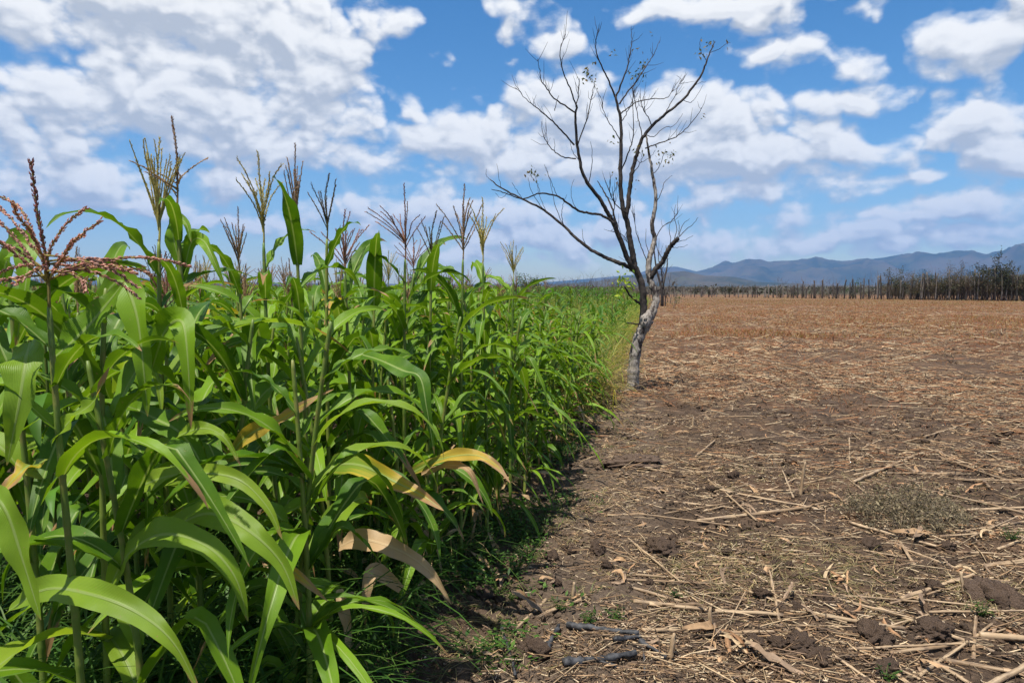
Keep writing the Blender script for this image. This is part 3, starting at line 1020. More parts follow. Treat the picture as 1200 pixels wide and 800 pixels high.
for (_, row, xx, yy) in cand:
    used.append((xx, yy))
    taper = np.clip((yy - 5.5) / 5, 0, 1)
    h = U(1.50, 1.80) - .28 * taper * (row < 3) - (.22 if row == 0 else 0)
    if yy > 4.2 and row > 1: h = min(h, 1.68)
    tsl, tint = None, None
    if row > 0 and random.random() < .42:
        tint = random.choice(['straw', 'brown', 'brown', 'red', 'dark'])
    if row == 0:
        lab = "green maize plant in the outermost row, its leaves hanging over the bare edge" if yy < 5 else "slender maize plant in the outermost row, further along towards the tree"
    elif tint:
        lab = {'straw': "maize plant inside the stand with a straw-coloured tassel among other plants", 'brown': "maize plant inside the stand with a brown tassel among other plants",
               'red': "maize plant inside the stand with a reddish tassel among other plants", 'dark': "maize plant inside the stand with a dark bare tassel spike among other plants"}[tint]
    else:
        lab = "green maize plant without a tassel, hemmed in by others inside the stand"
    wide = (1.1 if yy < 4.5 else 1.0) if row > 0 else U(.75, .95)
    wide *= 1 - .25 * taper
    maize(xx, yy, h, lab, tassel=tint, tsc=U(.7, .95), dry=random.choice([0, 1, 1, 2]) if yy < 4 else random.choice([2, 3, 3, 4]), bright=.12, yellow=.014, lean=(random.gauss(0, .05), random.gauss(0, .05) + (.04 if row == 0 else 0)), wide=wide,
          low=0 if row < 2 else 3, density=.95, extra=(11 if row == 0 else 7 if row == 1 else 0) if yy > 3.0 else 3, fill=4 if yy < 5.5 else 0)

# --- the maize beyond those, one mass
mb = MB()
LOWB = [blade(n=6, cross=3, ph=U(0, 6), **blade_kind(k)) for k in ('arch', 'fold', 'up', 'arch', 'top', 'up') for _ in range(3)]
cnt = 0
for row in range(0, 60):
    y_ = 3.0
    while y_ < 70:
        yy = y_ + random.gauss(0, .1)
        xx = float(edge_x(yy)) - .1 - row * .66 - random.gauss(0, .1)
        y_ += U(.28, .42) * (1 if yy < 20 else 2.2)
        if xx < -.8 * yy - 1: continue
        if yy < far_limit + .3 and any((a - xx) ** 2 + (b - yy) ** 2 < .23 ** 2 for a, b in used): continue
        if any((a - xx) ** 2 + (b - yy) ** 2 < .2 ** 2 for a, b in taken): continue
        if yy < 8 and row < 2: continue
        if yy > 9.6 and row < 9 + yy * .3 and random.random() < .72: continue
        if row > 14 and yy < 12 and random.random() < .3: continue
        z0 = float(ground_z(xx, yy))
        h = U(1.40, 1.68) if yy < 25 else U(1.3, 1.65)
        if row < 2: h *= .75
        cnt += 1
        g0 = np.array([.05, .12, .012]) * U(.8, 1.5) + (np.array([.05, .03, 0]) if random.random() < .25 else 0)
        add_tube(mb, [(xx, yy, z0), (xx, yy, z0 + h)], [.013, .006], 4, False, (.12, .16, .03))
        pl = U(0, 6.28)
        for k in range(7):
            bv, bq, bu = random.choice(LOWB)
            a = pl + (k % 2) * math.pi + random.gauss(0, .4)
            c_, s_ = math.cos(a), math.sin(a)
            sc = U(.75, 1.05)
            rot = np.array([[c_, -s_, 0], [s_, c_, 0], [0, 0, 1]])
            colr = g0 * U(.8, 1.25)
            mb.add((bv * sc) @ rot.T + np.array([xx, yy, z0 + h * (.25 + .11 * k)]), bq, bu, colr)
        if random.random() < .35:
            tc_ = np.array(random.choice([(.32, .22, .10), (.2, .11, .07), (.36, .28, .10)]))
            for k in range(5):
                a, th = U(0, 6.28), R(U(0, 30))
                L_ = U(.15, .3)
                add_tube(mb, [(xx, yy, z0 + h - .05), (xx + L_ * math.sin(th) * math.cos(a), yy + L_ * math.sin(th) * math.sin(a), z0 + h + L_ * math.cos(th))], [.004, .003], 3, False, tc_)
print("far maize plants", cnt)
tag(obj("maize_field", mb.mesh("maize_field", M['grass'])), "green mass of maize running on behind the nearer plants to the far hedge", "maize", kind="stuff")

# ------------------------------------------------------------------ the bare tree on the boundary
TD = 10.7
base = at(741, 462, TD)
tree = empty("bare_tree", (base.x, base.y, float(ground_z(base.x, base.y)) - .03))
tag(tree, "tall nearly leafless tree with a pale knobbly trunk on the field boundary", "tree")


def limb(name, parent, px, r0, r1, mat_, d0=0, d1=0, sides=7, per=6, label=None, wob=.12):
    n = len(px)
    pts = [at(a, b, TD + d0 + (d1 - d0) * (k / (n - 1)) ** 1.2) for k, (a, b) in enumerate(px)]
    sp_ = smooth_path(pts, per)
    sp_[1:-1] += rng.normal(size=(len(sp_) - 2, 3)) * .004
    mb = MB()
    rad = r1 + (r0 - r1) * (1 - np.linspace(0, 1, len(sp_))) ** .8
    add_tube(mb, sp_ - np.array(tree.location), rad, sides, True, None, wob)
    o = obj(name, mb.mesh(name, mat_), parent)
    if label: o["label"] = label
    return o, sp_


# trunk with its swellings
tp = [(740.5, 470), (741, 463), (742, 445), (743, 425), (746, 405), (750, 392), (755, 383), (759, 374)]
tw = [.15, .118, .098, .088, .084, .084, .09, .10]
pts = smooth_path([at(a, b, TD) for a, b in tp], 8)
rad = np.interp(np.linspace(0, len(tw) - 1, len(pts)), np.arange(len(tw)), tw)
rad *= 1 + .05 * np.sin(np.linspace(0, 40, len(pts))) + .03 * rng.normal(size=len(pts))
rad[0:3] *= [1.3, 1.15, 1.05]
mb = MB()
add_tube(mb, pts - np.array(tree.location), rad, 16, True, None, .10)
for a_ in (0.3, 1.5, 2.6, 3.7, 5.1):
    L_ = U(.22, .38)
    add_tube(mb, smooth_path([(0, 0, .20), (.07 * math.cos(a_), .07 * math.sin(a_), .09), (.16 * math.cos(a_ + .1), .16 * math.sin(a_ + .1), .035), (L_ * math.cos(a_ + .2), L_ * math.sin(a_ + .2), -.03)], 4), np.linspace(.07, .018, 13), 7, False, None, .2)
trunk = obj("trunk", mb.mesh("trunk", M['bark']), tree)
# the knot: a lumpy burl with a sawn scar
kc = np.array(at(757, 374, TD - .03)) - np.array(tree.location)
for (ox, oz, oy, r_) in ((0, -.01, 0, .100), (.035, .05, 0, .080), (-.02, -.06, -.03, .076)):
    mb = MB()
    th_ = np.linspace(0, np.pi, 12); ph_ = np.linspace(0, 2 * np.pi, 18, endpoint=False)
    T_, F_ = np.meshgrid(th_, ph_, indexing='ij')
    rr_ = r_ * (1 + .16 * (fbm(T_ * 1.6 + ox * 40, F_ * 1.2, 5, 3) - .5) * 2)
    v = np.stack([rr_ * np.sin(T_) * np.cos(F_), rr_ * np.sin(T_) * np.sin(F_), rr_ * np.cos(T_) * 1.25], -1).reshape(-1, 3) + kc + np.array([ox, oy, oz])
    i = np.arange(11)[:, None] * 18; j = np.arange(18)[None, :]; k2 = (j + 1) % 18
    q = np.stack([i + j, i + k2, i + 18 + k2, i + 18 + j], -1).reshape(-1, 4)
    mb.add(v, q)
    if r_ == .100:
        knot_mb = mb
    else:
        knot_mb.v += mb.v; knot_mb.f += [f + knot_mb.n for f in mb.f]; knot_mb.uv += mb.uv; knot_mb.c += mb.c; knot_mb.n += mb.n
# ring of bark round a lopped branch
ring_c = kc + np.array([-.03, -.10, -.02])
a_ = np.linspace(0, 2 * np.pi, 15)
add_tube(knot_mb, np.stack([ring_c[0] + .034 * np.cos(a_), ring_c[1] + .010 * np.sin(3 * a_), ring_c[2] + .042 * np.sin(a_)], 1), .010, 6, False, None, .2)
obj("knot", knot_mb.mesh("knot", M['bark']), trunk)["label"] = "swollen burl with a healed branch scar"

DB, PB = M['dark_bark'], M['bark']
B1, _ = limb("branch", tree, [(752, 386), (754, 368), (754, 350), (751, 330), (744, 312), (741, 296), (738, 280), (735.6, 262), (730, 245), (727.4, 218), (727.4, 185), (727.4, 144), (721, 112)], .062, .017, DB, 0, -.1, 9, label="dark main limb")
B2, _ = limb("branch", tree, [(762, 374), (766, 362), (769, 351), (766, 338), (761, 325), (760, 312), (763, 295), (767, 280), (764, 263), (768.6, 234), (764.5, 201), (760, 177), (757, 155)], .064, .010, PB, 0, .25, 9, label="pale grey limb")
B3, _ = limb("branch", tree, [(743, 316), (737, 306), (728, 284), (719, 262), (714, 252), (702, 232), (686, 210), (678, 181), (674.6, 144), (675.5, 123)], .042, .013, DB, -.02, -.5, 8)
B4, _ = limb("branch", tree, [(746, 320), (735, 312), (722, 307), (708, 301), (690, 291), (672, 276), (661, 265), (637, 246), (612, 233), (587, 220), (574, 210)], .036, .007, DB, 0, .7, 7, label="long limb reaching out over the maize")
B5, _ = limb("branch", tree, [(733, 256), (735.6, 243), (738, 222), (741, 201), (746, 182), (752, 164), (763, 149), (777, 136), (798, 119), (818, 94), (826, 78), (831, 64), (838, 49)], .038, .006, DB, 0, .4, 8)
B6, _ = limb("branch", tree, [(762, 326), (768, 316), (776, 307), (780, 299), (786, 288), (795, 279)], .042, .032, DB, .05, -.25, 8, label="short thick limb sawn off at its end")
B7, _ = limb("branch", tree, [(720, 262), (707, 253), (692, 250), (678, 247), (665, 238), (653, 230), (633, 226.5), (612, 233), (592, 226), (576, 222)], .021, .005, DB, -.2, -.7, 6)
B8, _ = limb("branch", tree, [(728, 282), (722, 262), (716, 240), (708, 225), (700, 212)], .02, .006, DB, .15, .5, 6)
TW = [
    (B3, [(675.5, 125), (668, 103), (659, 82), (657, 57), (663, 40)], .016, -.5, -.8), (B3, [(674.6, 132), (662, 124), (649, 115), (641, 104), (634, 94), (632, 80), (630, 69)], .017, -.5, -1.0),
    (B3, [(673, 170), (658, 153), (645, 140), (632, 129), (620, 119), (603, 102)], .018, -.4, -1.0), (B3, [(675, 186), (660, 184), (649, 177), (641, 167), (636, 156), (634, 142)], .014, -.4, -.2),
    (B3, [(677, 170), (684, 150), (690, 131), (694, 110), (697, 95)], .014, -.45, -.3), (B3, [(675, 126), (678, 108), (679, 92)], .012, -.5, -.6), (B3, [(684, 206), (680, 190), (671, 178), (668, 165)], .009, -.45, -.3),
    (B3, [(690, 214), (693, 198), (694, 184), (692, 166)], .009, -.4, -.6), (B3, [(650, 130), (652, 120), (655, 112)], .008, -.8, -.8), (B3, [(716, 258), (720, 243), (719, 228), (724, 214)], .010, -.3, -.5),
    (B1, [(721, 114), (714, 96), (706, 80), (699, 62), (698.5, 48), (701, 34)], .020, -.1, -.3), (B1, [(722, 113), (728, 98), (734, 82), (738, 66), (740, 50), (739.8, 31)], .020, -.1, .2),
    (B1, [(726, 122), (735, 108), (744, 98), (752, 86), (760, 74), (767, 62), (773, 48)], .018, -.1, .5), (B1, [(728, 133), (738, 125), (748, 119), (765, 116), (781, 115), (788, 107), (793, 96)], .014, -.1, .3),
    (B1, [(727, 165), (717, 148), (708, 132), (703, 112)], .011, -.1, -.5), (B1, [(728, 200), (736, 180), (742, 160), (742, 123), (741, 100)], .016, 0, .4), (B1, [(735, 250), (722, 240), (715, 225), (716, 205)], .012, -.1, -.5),
    (B1, [(742, 300), (736, 285), (728, 274), (712, 270)], .010, 0, -.4), (B1, [(752, 326), (745, 318), (738, 300)], .01, 0, -.3), (B1, [(727, 145), (735, 132), (741, 118), (743, 105)], .010, -.1, -.3),
    (B5, [(753, 163), (750, 148), (747, 135), (744, 118), (743, 104)], .012, .1, .3), (B5, [(756, 174), (772, 168), (789, 162), (803, 152), (818, 134), (822, 126)], .015, .1, -.4), (B5, [(764, 148), (758, 135), (752, 124), (750, 108)], .011, .1, -.2),
    (B5, [(778, 135), (784, 125), (791, 112), (796, 98), (803, 88)], .010, .2, .6), (B5, [(800, 117), (808, 120), (815, 115), (824, 100)], .007, .3, .6), (B5, [(828, 72), (822, 62), (820, 52), (822, 44)], .007, .4, .3),
    (B5, [(831, 63), (842, 58), (850, 52), (856, 50)], .006, .4, .5), (B5, [(740, 205), (748, 195), (752, 185), (752, 172)], .009, 0, -.4), (B5, [(812, 101), (820, 97), (827, 96)], .005, .3, .3),
    (B5, [(745, 185), (750, 190), (760, 186), (768, 176)], .007, .1, -.3), (B5, [(757, 158), (766, 160), (778, 150), (790, 147), (800, 133)], .009, .1, .7),
    (B2, [(767, 283), (776, 266), (788, 258), (795, 248)], .010, .1, .5), (B2, [(768, 240), (775, 226), (779, 213), (788, 206)], .009, .2, .5), (B2, [(765, 205), (772, 196), (777, 184), (780, 175)], .008, .2, 0),
    (B2, [(761, 312), (754, 296), (748, 280), (744, 262), (743, 246)], .012, .1, .4), (B2, [(762, 300), (757, 285), (757, 268)], .009, .1, .3), (B2, [(767, 345), (774, 336), (776, 322), (772, 305), (770, 290)], .018, .1, .6),
    (B4, [(690, 291), (684, 282), (682, 268)], .007, .2, .2), (B4, [(661, 265), (658, 252), (660, 240), (664, 228)], .008, .3, .1), (B4, [(637, 246), (630, 236), (622, 222), (619, 208)], .008, .4, .3), (B4, [(660, 262), (651, 243), (647, 222), (640, 196)], .008, .3, .6),
    (B4, [(640, 248), (633, 231), (629, 214), (626, 200)], .006, .4, .8), (B4, [(587, 220), (585, 208), (582, 192)], .006, .6, .7), (B4, [(596, 224), (588, 232), (580, 226)], .005, .6, .5), (B4, [(576, 212), (570, 206), (570, 198)], .005, .7, .7), (B4, [(612, 233), (605, 222), (600, 214)], .006, .5, .3),
    (B7, [(653, 230), (648, 218), (642, 204), (638, 193)], .006, -.5, -.7), (B7, [(678, 247), (671, 236), (669, 222), (673, 210)], .006, -.4, -.3), (B7, [(633, 226.5), (630, 216), (622, 206)], .005, -.6, -.6),
    (B6, [(788, 286), (793, 270), (790, 255), (792, 240)], .009, -.2, -.1), (B6, [(793, 281), (803, 270), (812, 263), (818, 255)], .009, -.2, -.4), (B6, [(795, 279), (800, 264), (808, 256)], .008, -.2, 0), (B6, [(790, 284), (801, 282), (812, 276)], .007, -.2, -.5),
    (B6, [(782, 296), (786, 282), (784, 268), (788, 256)], .008, -.1, .1), (B6, [(777, 305), (770, 290), (768, 275)], .008, 0, .3), (B6, [(794, 280), (796, 268), (795, 258)], .007, -.25, -.5), (B6, [(786, 290), (795, 290), (806, 287)], .006, -.2, .2),
]
for par, px, r0, da, db in TW:
    tw_o, sp_ = limb("twig", par, px, r0 * .75, .0026, DB, da, db, 5, 5)
    # small side shoots, part of the same twig
    if r0 > .009:
        mbx = MB()
        for _ in range(int(4 + r0 * 320)):
            k = random.randrange(len(sp_) // 3, len(sp_) - 1)
            p0 = sp_[k]; tg = sp_[k + 1] - sp_[k]; tg /= np.linalg.norm(tg)
            d_ = tg * .7 + rng.normal(size=3) * .45 + np.array([0, 0, .35]); d_ /= np.linalg.norm(d_)
            L_ = U(.08, .32)
            add_tube(mbx, np.array([p0, p0 + d_ * L_ * .5 + rng.normal(size=3) * .01, p0 + d_ * L_ + np.array([0, 0, .04])]) - np.array(tree.location), [.0038, .003, .0016], 4, False)
        obj("shoot", mbx.mesh("shoot", DB), par)["kind"] = "stuff"
limb("twig", B1, [(752, 357), (745, 352), (738, 346), (732, 336)], .022, .012, DB, 0, -.2, 6)
limb("twig", B1, [(752, 381), (742, 379), (735, 378)], .014, .010, DB, 0, -.1, 6)


def leaflets(px, py, dd, spread, n, parent, tints, size=.055, name="foliage"):
    mb = MB()
    c0 = np.array(at(px, py, TD + dd)) - np.array(tree.location)
    for _ in range(n):
        p0 = c0 + rng.normal(size=3) * spread
        d_ = rng.normal(size=3) * .6 + np.array([0, 0, -.6]); d_ /= np.linalg.norm(d_)
        s_ = np.cross(d_, rng.normal(size=3)); s_ /= np.linalg.norm(s_)
        n_ = np.cross(d_, s_)
        L_ = size * U(.7, 1.4); w_ = L_ * .24
        v = [p0, p0 + d_ * L_ * .45 + s_ * w_ + n_ * w_ * .5, p0 + d_ * L_ * .45, p0 + d_ * L_ * .45 - s_ * w_ + n_ * w_ * .5, p0 + d_ * L_ - n_ * w_ * .5]
        mb.add(v, [[0, 1, 2], [0, 2, 3], [1, 4, 2], [2, 4, 3]], None, np.array(random.choice(tints)) * U(.8, 1.2))
    return obj(name, mb.mesh(name, M['grass'], smooth=False), parent)


DULL = [(.10, .11, .03), (.19, .15, .045), (.22, .13, .05), (.07, .09, .025)]
LIME = [(.24, .34, .03), (.32, .38, .04), (.16, .26, .03)]
for (a, b, dd, sp_, n, par) in [(690, 88, -.4, .07, 22, B3), (698, 94, -.3, .05, 10, B3), (624, 201, .3, .06, 18, B4), (630, 207, .3, .04, 6, B4), (779, 181, .1, .08, 20, B5), (790, 180, .1, .05, 10, B5), (756, 72, .5, .05, 10, B1), (752, 84, .4, .06, 14, B1),
                               (741, 88, .2, .04, 8, B1), (824, 60, .3, .07, 12, B5), (832, 52, .4, .05, 8, B5), (853, 50, .5, .03, 5, B5), (752, 177, 0, .05, 9, B5), (718, 166, -.4, .05, 5, B1), (821, 134, -.4, .03, 3, B5), (764, 42, .5, .02, 2, B1), (744, 58, .3, .03, 3, B1),
                               (720, 205, -.5, .05, 5, B3), (716, 62, -.2, .03, 4, B1), (742, 216, 0, .04, 4, B5)]:
    leaflets(a, b, dd, sp_, n, par, DULL)
for (a, b, n) in ((732, 331, 60),):
    leaflets(a, b, -.2, .09, n, B1, LIME, .075, "foliage")["label"] = "small tuft of fresh yellow-green leaves"


# ------------------------------------------------------------------ shrubs and trees of the far boundary
def shrub_parts(h, spread, n_stem, depth_, leaf_n, leaf_size, tint, up=.8, twig_r=.03, leaf_tints=None, seed=0, low=.06):
    """several rising stems that fork into fine twigs, with leaves scattered through the top"""
    mbw, mbl = MB(), MB()
    tips = []

    def grow(p0, d_, L_, r_, lev):
        n = 3
        pts = [p0]
        for k in range(n):
            d_ = d_ + rng.normal(size=3) * .16 + np.array([0, 0, .05]); d_ /= np.linalg.norm(d_)
            pts.append(pts[-1] + d_ * L_ / n)
        add_tube(mbw, pts, np.linspace(r_, r_ * .6, n + 1), 3 if lev > 0 else 5, False, np.array(tint) * U(.7, 1.3))
        tips.append(pts[-1]); tips.append(pts[-2])
        if lev > 0: tips.append(pts[1])
        if lev >= depth_: return
        for _ in range(random.choice([2, 3, 3]) if lev else random.choice([3, 4])):
            k = random.randrange(1, n + 1)
            nd = d_ * .75 + rng.normal(size=3) * .5 * np.array([1, 1, .6]) + np.array([0, 0, .3 * up]); nd /= np.linalg.norm(nd)
            grow(pts[k], nd, L_ * U(.5, .75), r_ * .55, lev + 1)

    for s in range(n_stem):
        a = U(0, 6.28)
        p0 = np.array([math.cos(a), math.sin(a), 0]) * U(0, spread * .35)
        d_ = np.array([math.cos(a) * U(.05, .5) * spread / h * 1.6, math.sin(a) * U(.05, .5) * spread / h * 1.6, 1.0]); d_ /= np.linalg.norm(d_)
        grow(p0, d_, h * U(.42, .58), twig_r * U(.7, 1.2), 0)
    tips = [t_ for t_ in tips if t_[2] > h * low]
    if leaf_n:
        lt = leaf_tints or [(.05, .06, .025), (.09, .085, .04), (.035, .045, .02)]
        for _ in range(leaf_n):
            p0 = random.choice(tips) + rng.normal(size=3) * .16
            d_ = rng.normal(size=3); d_ /= np.linalg.norm(d_)
            s_ = np.cross(d_, rng.normal(size=3)); s_ /= np.linalg.norm(s_)
            L_ = leaf_size * U(.6, 1.4)
            mbl.add([p0, p0 + d_ * L_ * .5 + s_ * L_ * .28, p0 + d_ * L_, p0 + d_ * L_ * .5 - s_ * L_ * .28], [[0, 1, 2, 3]], None, np.array(random.choice(lt)) * U(.7, 1.3))
    return mbw, mbl


GREY, BROWN = (.12, .10, .085), (.085, .06, .045)
KINDS = {
    'bare': [shrub_parts(3.2, 1.6, 5, 3, 0, 0, GREY, seed=k) for k in range(3)],
    'dry': [shrub_parts(4.2, 2.0, 7, 3, 600, .15, BROWN, 1.0, leaf_tints=[(.10, .085, .045), (.15, .11, .06), (.06, .06, .03)]) for k in range(3)],
    'olive': [shrub_parts(4.2, 1.9, 6, 3, 1300, .16, BROWN, 1.0, leaf_tints=[(.05, .06, .028), (.08, .085, .04), (.035, .042, .02)]) for k in range(3)],
    'dark': [shrub_parts(5.6, 2.6, 7, 3, 2600, .19, (.07, .05, .04), 1.0, leaf_tints=[(.035, .042, .022), (.055, .06, .03), (.022, .028, .014)]) for k in range(2)],
    'green': [shrub_parts(4.2, 2.6, 6, 3, 1400, .18, BROWN, .9, leaf_tints=[(.06, .12, .025), (.10, .17, .035), (.035, .07, .018)]) for k in range(1)],
    'young': [shrub_parts(3.0, 1.0, 2, 2, 110, .17, GREY, 1.2, leaf_tints=[(.08, .14, .03), (.05, .09, .02)]) for k in range(1)],
    'tall': [shrub_parts(5.0, 1.2, 1, 3, 0, 0, GREY, 1.0) for k in range(2)],
}
KMESH = {k: [(w.mesh("stems", M['twig']), l.mesh("foliage", M['leaf_scrub'], smooth=False) if l.n else None) for w, l in v] for k, v in KINDS.items()}
KLAB = {'bare': "leafless grey bush of fine twigs on the far boundary", 'dry': "dry brownish tree with thin withered foliage in the far living fence", 'olive': "dull olive bushy tree in the far living fence",
        'dark': "dark tree in the far living fence", 'green': "rounded green tree above the weeds", 'young': "young green-leaved sapling", 'tall': "slender bare tree with a few upright boughs in the far living fence"}


def shrub(kind, x, y_, h, label=None, wide=1.0, which=None, group=None):
    me_w, me_l = random.choice(KMESH[kind]) if which is None else KMESH[kind][which]
    root = empty("green_tree" if kind in ('green', 'young') else "bare_bush" if kind == 'bare' else "boundary_tree", (x, y_, float(ground_z(x, y_)) - .02))
    h0 = {'bare': 3.6, 'dry': 5.1, 'olive': 5.1, 'dark': 6.9, 'green': 4.8, 'young': 3.4, 'tall': 6.2}[kind]
    tag(root, label or KLAB[kind], "bush" if kind == 'bare' else "tree", group or {'bare': "leafless bushes on the far boundary"}.get(kind, "trees of the far boundary"))
    root.rotation_euler.z = U(0, 6.28)
    root.scale = (h / h0 * wide, h / h0 * wide, h / h0)
    obj("stems", me_w, root)
    if me_l: obj("foliage", me_l, root)
    return root


def fence_at(px):
    """point of the far fence line that shows at this pixel column"""
    kx = (px - 600) / 800 / math.cos(PITCH) * .998
    # the line from (27, 106) through (38, 96) to (60, 72)
    A_, B_, C_ = np.array([24, 108.]), np.array([38, 97.]), np.array([62, 70.])
    for P_, Q_ in ((A_, B_), (B_, C_)):
        den = (Q_[0] - P_[0]) - kx * (Q_[1] - P_[1])
        s = (kx * P_[1] - P_[0]) / den
        if s <= 1.0 or Q_ is C_:
            return P_ + (Q_ - P_) * s


# posts: living-fence stakes set close together
def post_mesh():
    mb = MB()
    h = 2.2
    pts = [(0, 0, 0), (U(-.05, .05), 0, .8), (U(-.08, .08), U(-.05, .05), 1.5), (U(-.12, .12), U(-.05, .05), h)]
    add_tube(mb, smooth_path(pts, 3), np.linspace(.085, .06, 10), 6, True, random.choice([(.06, .05, .042), (.08, .065, .055), (.05, .042, .036), (.07, .058, .05), (.045, .04, .035), (.15, .13, .11)]), .25)
    for _ in range(random.choice([0, 1, 2, 4])):
        a = U(0, 6.28); z = U(1.2, 2.1)
        add_tube(mb, [(0, 0, z), (.18 * math.cos(a), .18 * math.sin(a), z + .35), (.24 * math.cos(a), .24 * math.sin(a), z + .8)], [.022, .015, .006], 4, False, (.15, .12, .1))
    return mb.mesh("fence_post", M['twig'])


POSTS = [post_mesh() for _ in range(9)]
px = 897
POST_LABELS = {0: "rough wooden stake in the close-set far fence, bare of leaves", 1: "thin wooden stake of the scattered low fence beyond the dry field"}
while px < 1215:
    q_ = fence_at(px)
    o = obj("fence_post", random.choice(POSTS), None, (q_[0] + random.gauss(0, .12), q_[1] + random.gauss(0, .25), -.02))
    hh = np.interp(px, [897, 960, 1060, 1200], [1.8, 2.2, 2.9, 3.4]) * U(.6, 1.2)
    o.scale = (U(.7, 1.35), U(.7, 1.35), hh / 2.2)
    o.rotation_euler = (random.gauss(0, .05), random.gauss(0, .05), U(0, 6.28))
    tag(o, POST_LABELS[0], "fence post", "stakes of the far fence")
    px += U(2.6, 5.2)
for px in list(range(778, 897, 5)):
    q_ = fence_at(px)
    o = obj("fence_post", random.choice(POSTS), None, (q_[0] + random.gauss(0, .3), q_[1] + random.gauss(0, .8), -.02))
    o.scale = (.8, .8, U(.45, .85))
    o.rotation_euler = (random.gauss(0, .08), random.gauss(0, .08), U(0, 6.28))
    tag(o, POST_LABELS[1], "fence post", "stakes of the low far fence")
# named spots along the fence
FENCE_TREES = [('dark', 1168, 6.1, "tallest dark tree of the far fence, its crown rising above the mountains", 1.0, 0), ('olive', 1190, 4.2, None, .8, None), ('dry', 1205, 4.6, None, 1, None), ('olive', 1150, 4.0, None, .8, None), ('dry', 1138, 5.0, None, .8, None),
               ('olive', 1122, 4.3, None, .9, None), ('dry', 1112, 4.9, None, .7, None), ('olive', 1098, 4.4, "dull olive bushy tree in the middle of the thickest part of the far fence", 1.1, None), ('dry', 1086, 4.4, None, .8, None), ('dry', 1072, 3.9, None, .7, None),
               ('olive', 1062, 4.9, "bushy olive tree that starts the thicker stretch of the far fence", 1.0, None), ('dry', 1052, 4.1, None, .7, None), ('dry', 1129, 5.3, None, .7, None), ('dry', 1182, 5.0, None, .7, None), ('bare', 1146, 4.6, None, 1, None), ('bare', 1106, 4.6, None, 1, None),
               ('tall', 1023, 4.6, "bare forked tree standing alone above the far fence stakes", 1.3, 0), ('tall', 1041, 4.4, "slim bare single-stemmed tree just behind the far fence", .6, 1), ('young', 1003, 3.3, "young green-leaved sapling leaning over the far fence", .9, 0), ('young', 998, 2.6, "low dark green sapling at the foot of the far fence", .8, 0)]
for kind, px, h, lab, wd, wh in FENCE_TREES:
    q_ = fence_at(px)
    shrub(kind, q_[0] + U(-.1, .1), q_[1] + U(.3, 2.2), h, lab, wd, wh)
for px in range(905, 1220, 17):
    q_ = fence_at(px + U(-6, 6))
    shrub('bare', q_[0] + .5, q_[1] + U(3, 12), U(2.4, 3.4))
for px in list(range(900, 1040, 7)) + list(range(1040, 1222, 4)):
    q_ = fence_at(px + U(-3, 3))
    shrub(random.choice(['dry', 'dry', 'olive', 'bare']), q_[0] + .2, q_[1] + U(-.2, 1.5), np.interp(px, [900, 1040, 1100, 1220], [1.1, 1.6, 3.2, 3.9]) * U(.6, 1.2), 'dry brushwood growing between the stakes of the far fence', U(.9, 1.5), None, 'brushwood of the far fence')
for px in range(1056, 1215, 13):
    q_ = fence_at(px + U(-5, 5))
    shrub(random.choice(['olive', 'dry', 'dry']), q_[0] + .5, q_[1] + U(1, 5), U(2.6, 3.8))
for px, h, lab, wd in ((816, 2.3, "low dark shrub with a square outline, nearer of two below the blue ridge", .45), (855, 2.3, "low dark shrub below the highest blue peak", .40), (884, 2.4, "small dark shrub with a narrow top beside the start of the stakes", .3), (831, 1.6, "very small dark shrub between two larger ones", .3)):
    q_ = fence_at(px)
    shrub('dark', q_[0], q_[1] + .5, h, lab, wd)
for px in range(775, 900, 8):
    q_ = fence_at(px + U(-3, 3))
    shrub('bare', q_[0], q_[1] + U(4, 20), U(1.5, 2.5), None, 1.2)
# beyond the maize: a green tree and grey leafless bushes
p_ = at(620, 335, 62); shrub('green', p_.x, p_.y, 3.2, "rounded green tree rising just above the far end of the maize", .95)
for px in (632, 641, 652, 661, 668, 676, 686, 694, 703, 712, 720, 728, 737, 748, 757, 766, 785):
    d_ = U(66, 88)
    p_ = at(px, 335, d_)
    shrub('bare', p_.x, p_.y, (335 - U(316, 325)) / 800 * d_ + 1.7, None, U(1.0, 1.4))
# a second bare tree, further along the boundary behind the first
p_ = at(776, 335, 56)
r2 = empty("bare_tree", (p_.x, p_.y, -.02))
tag(r2, "smaller dark bare tree further along the boundary, seen just behind the pale trunk", "tree")
r2.scale = (1.75, 1.75, 1.62)
mbw, _ = shrub_parts(2.9, .5, 1, 2, 0, 0, (.06, .05, .045), 1.2, .035)
obj("crown", mbw.mesh("crown", M['twig']), r2)
mbw = MB()
add_tube(mbw, smooth_path([(.03, .1, 0), (0, 0, .6), (-.1, 0, 1.2), (-.3, 0, 2.0), (-.42, 0, 3.0)], 4), np.linspace(.085, .025, 17), 7, True, (.06, .05, .045), .2)
add_tube(mbw, smooth_path([(0, 0, .9), (.12, 0, 1.5), (.22, 0, 2.2), (.14, 0, 3.1)], 4), np.linspace(.055, .015, 13), 6, True, (.075, .065, .055), .2)
obj("trunk", mbw.mesh("trunk", M['twig']), r2)
p_ = at(790, 335, 52); shrub('young', p_.x, p_.y, 1.3, 'small yellowish green bush at the foot of the second bare tree', 1.6, 0)
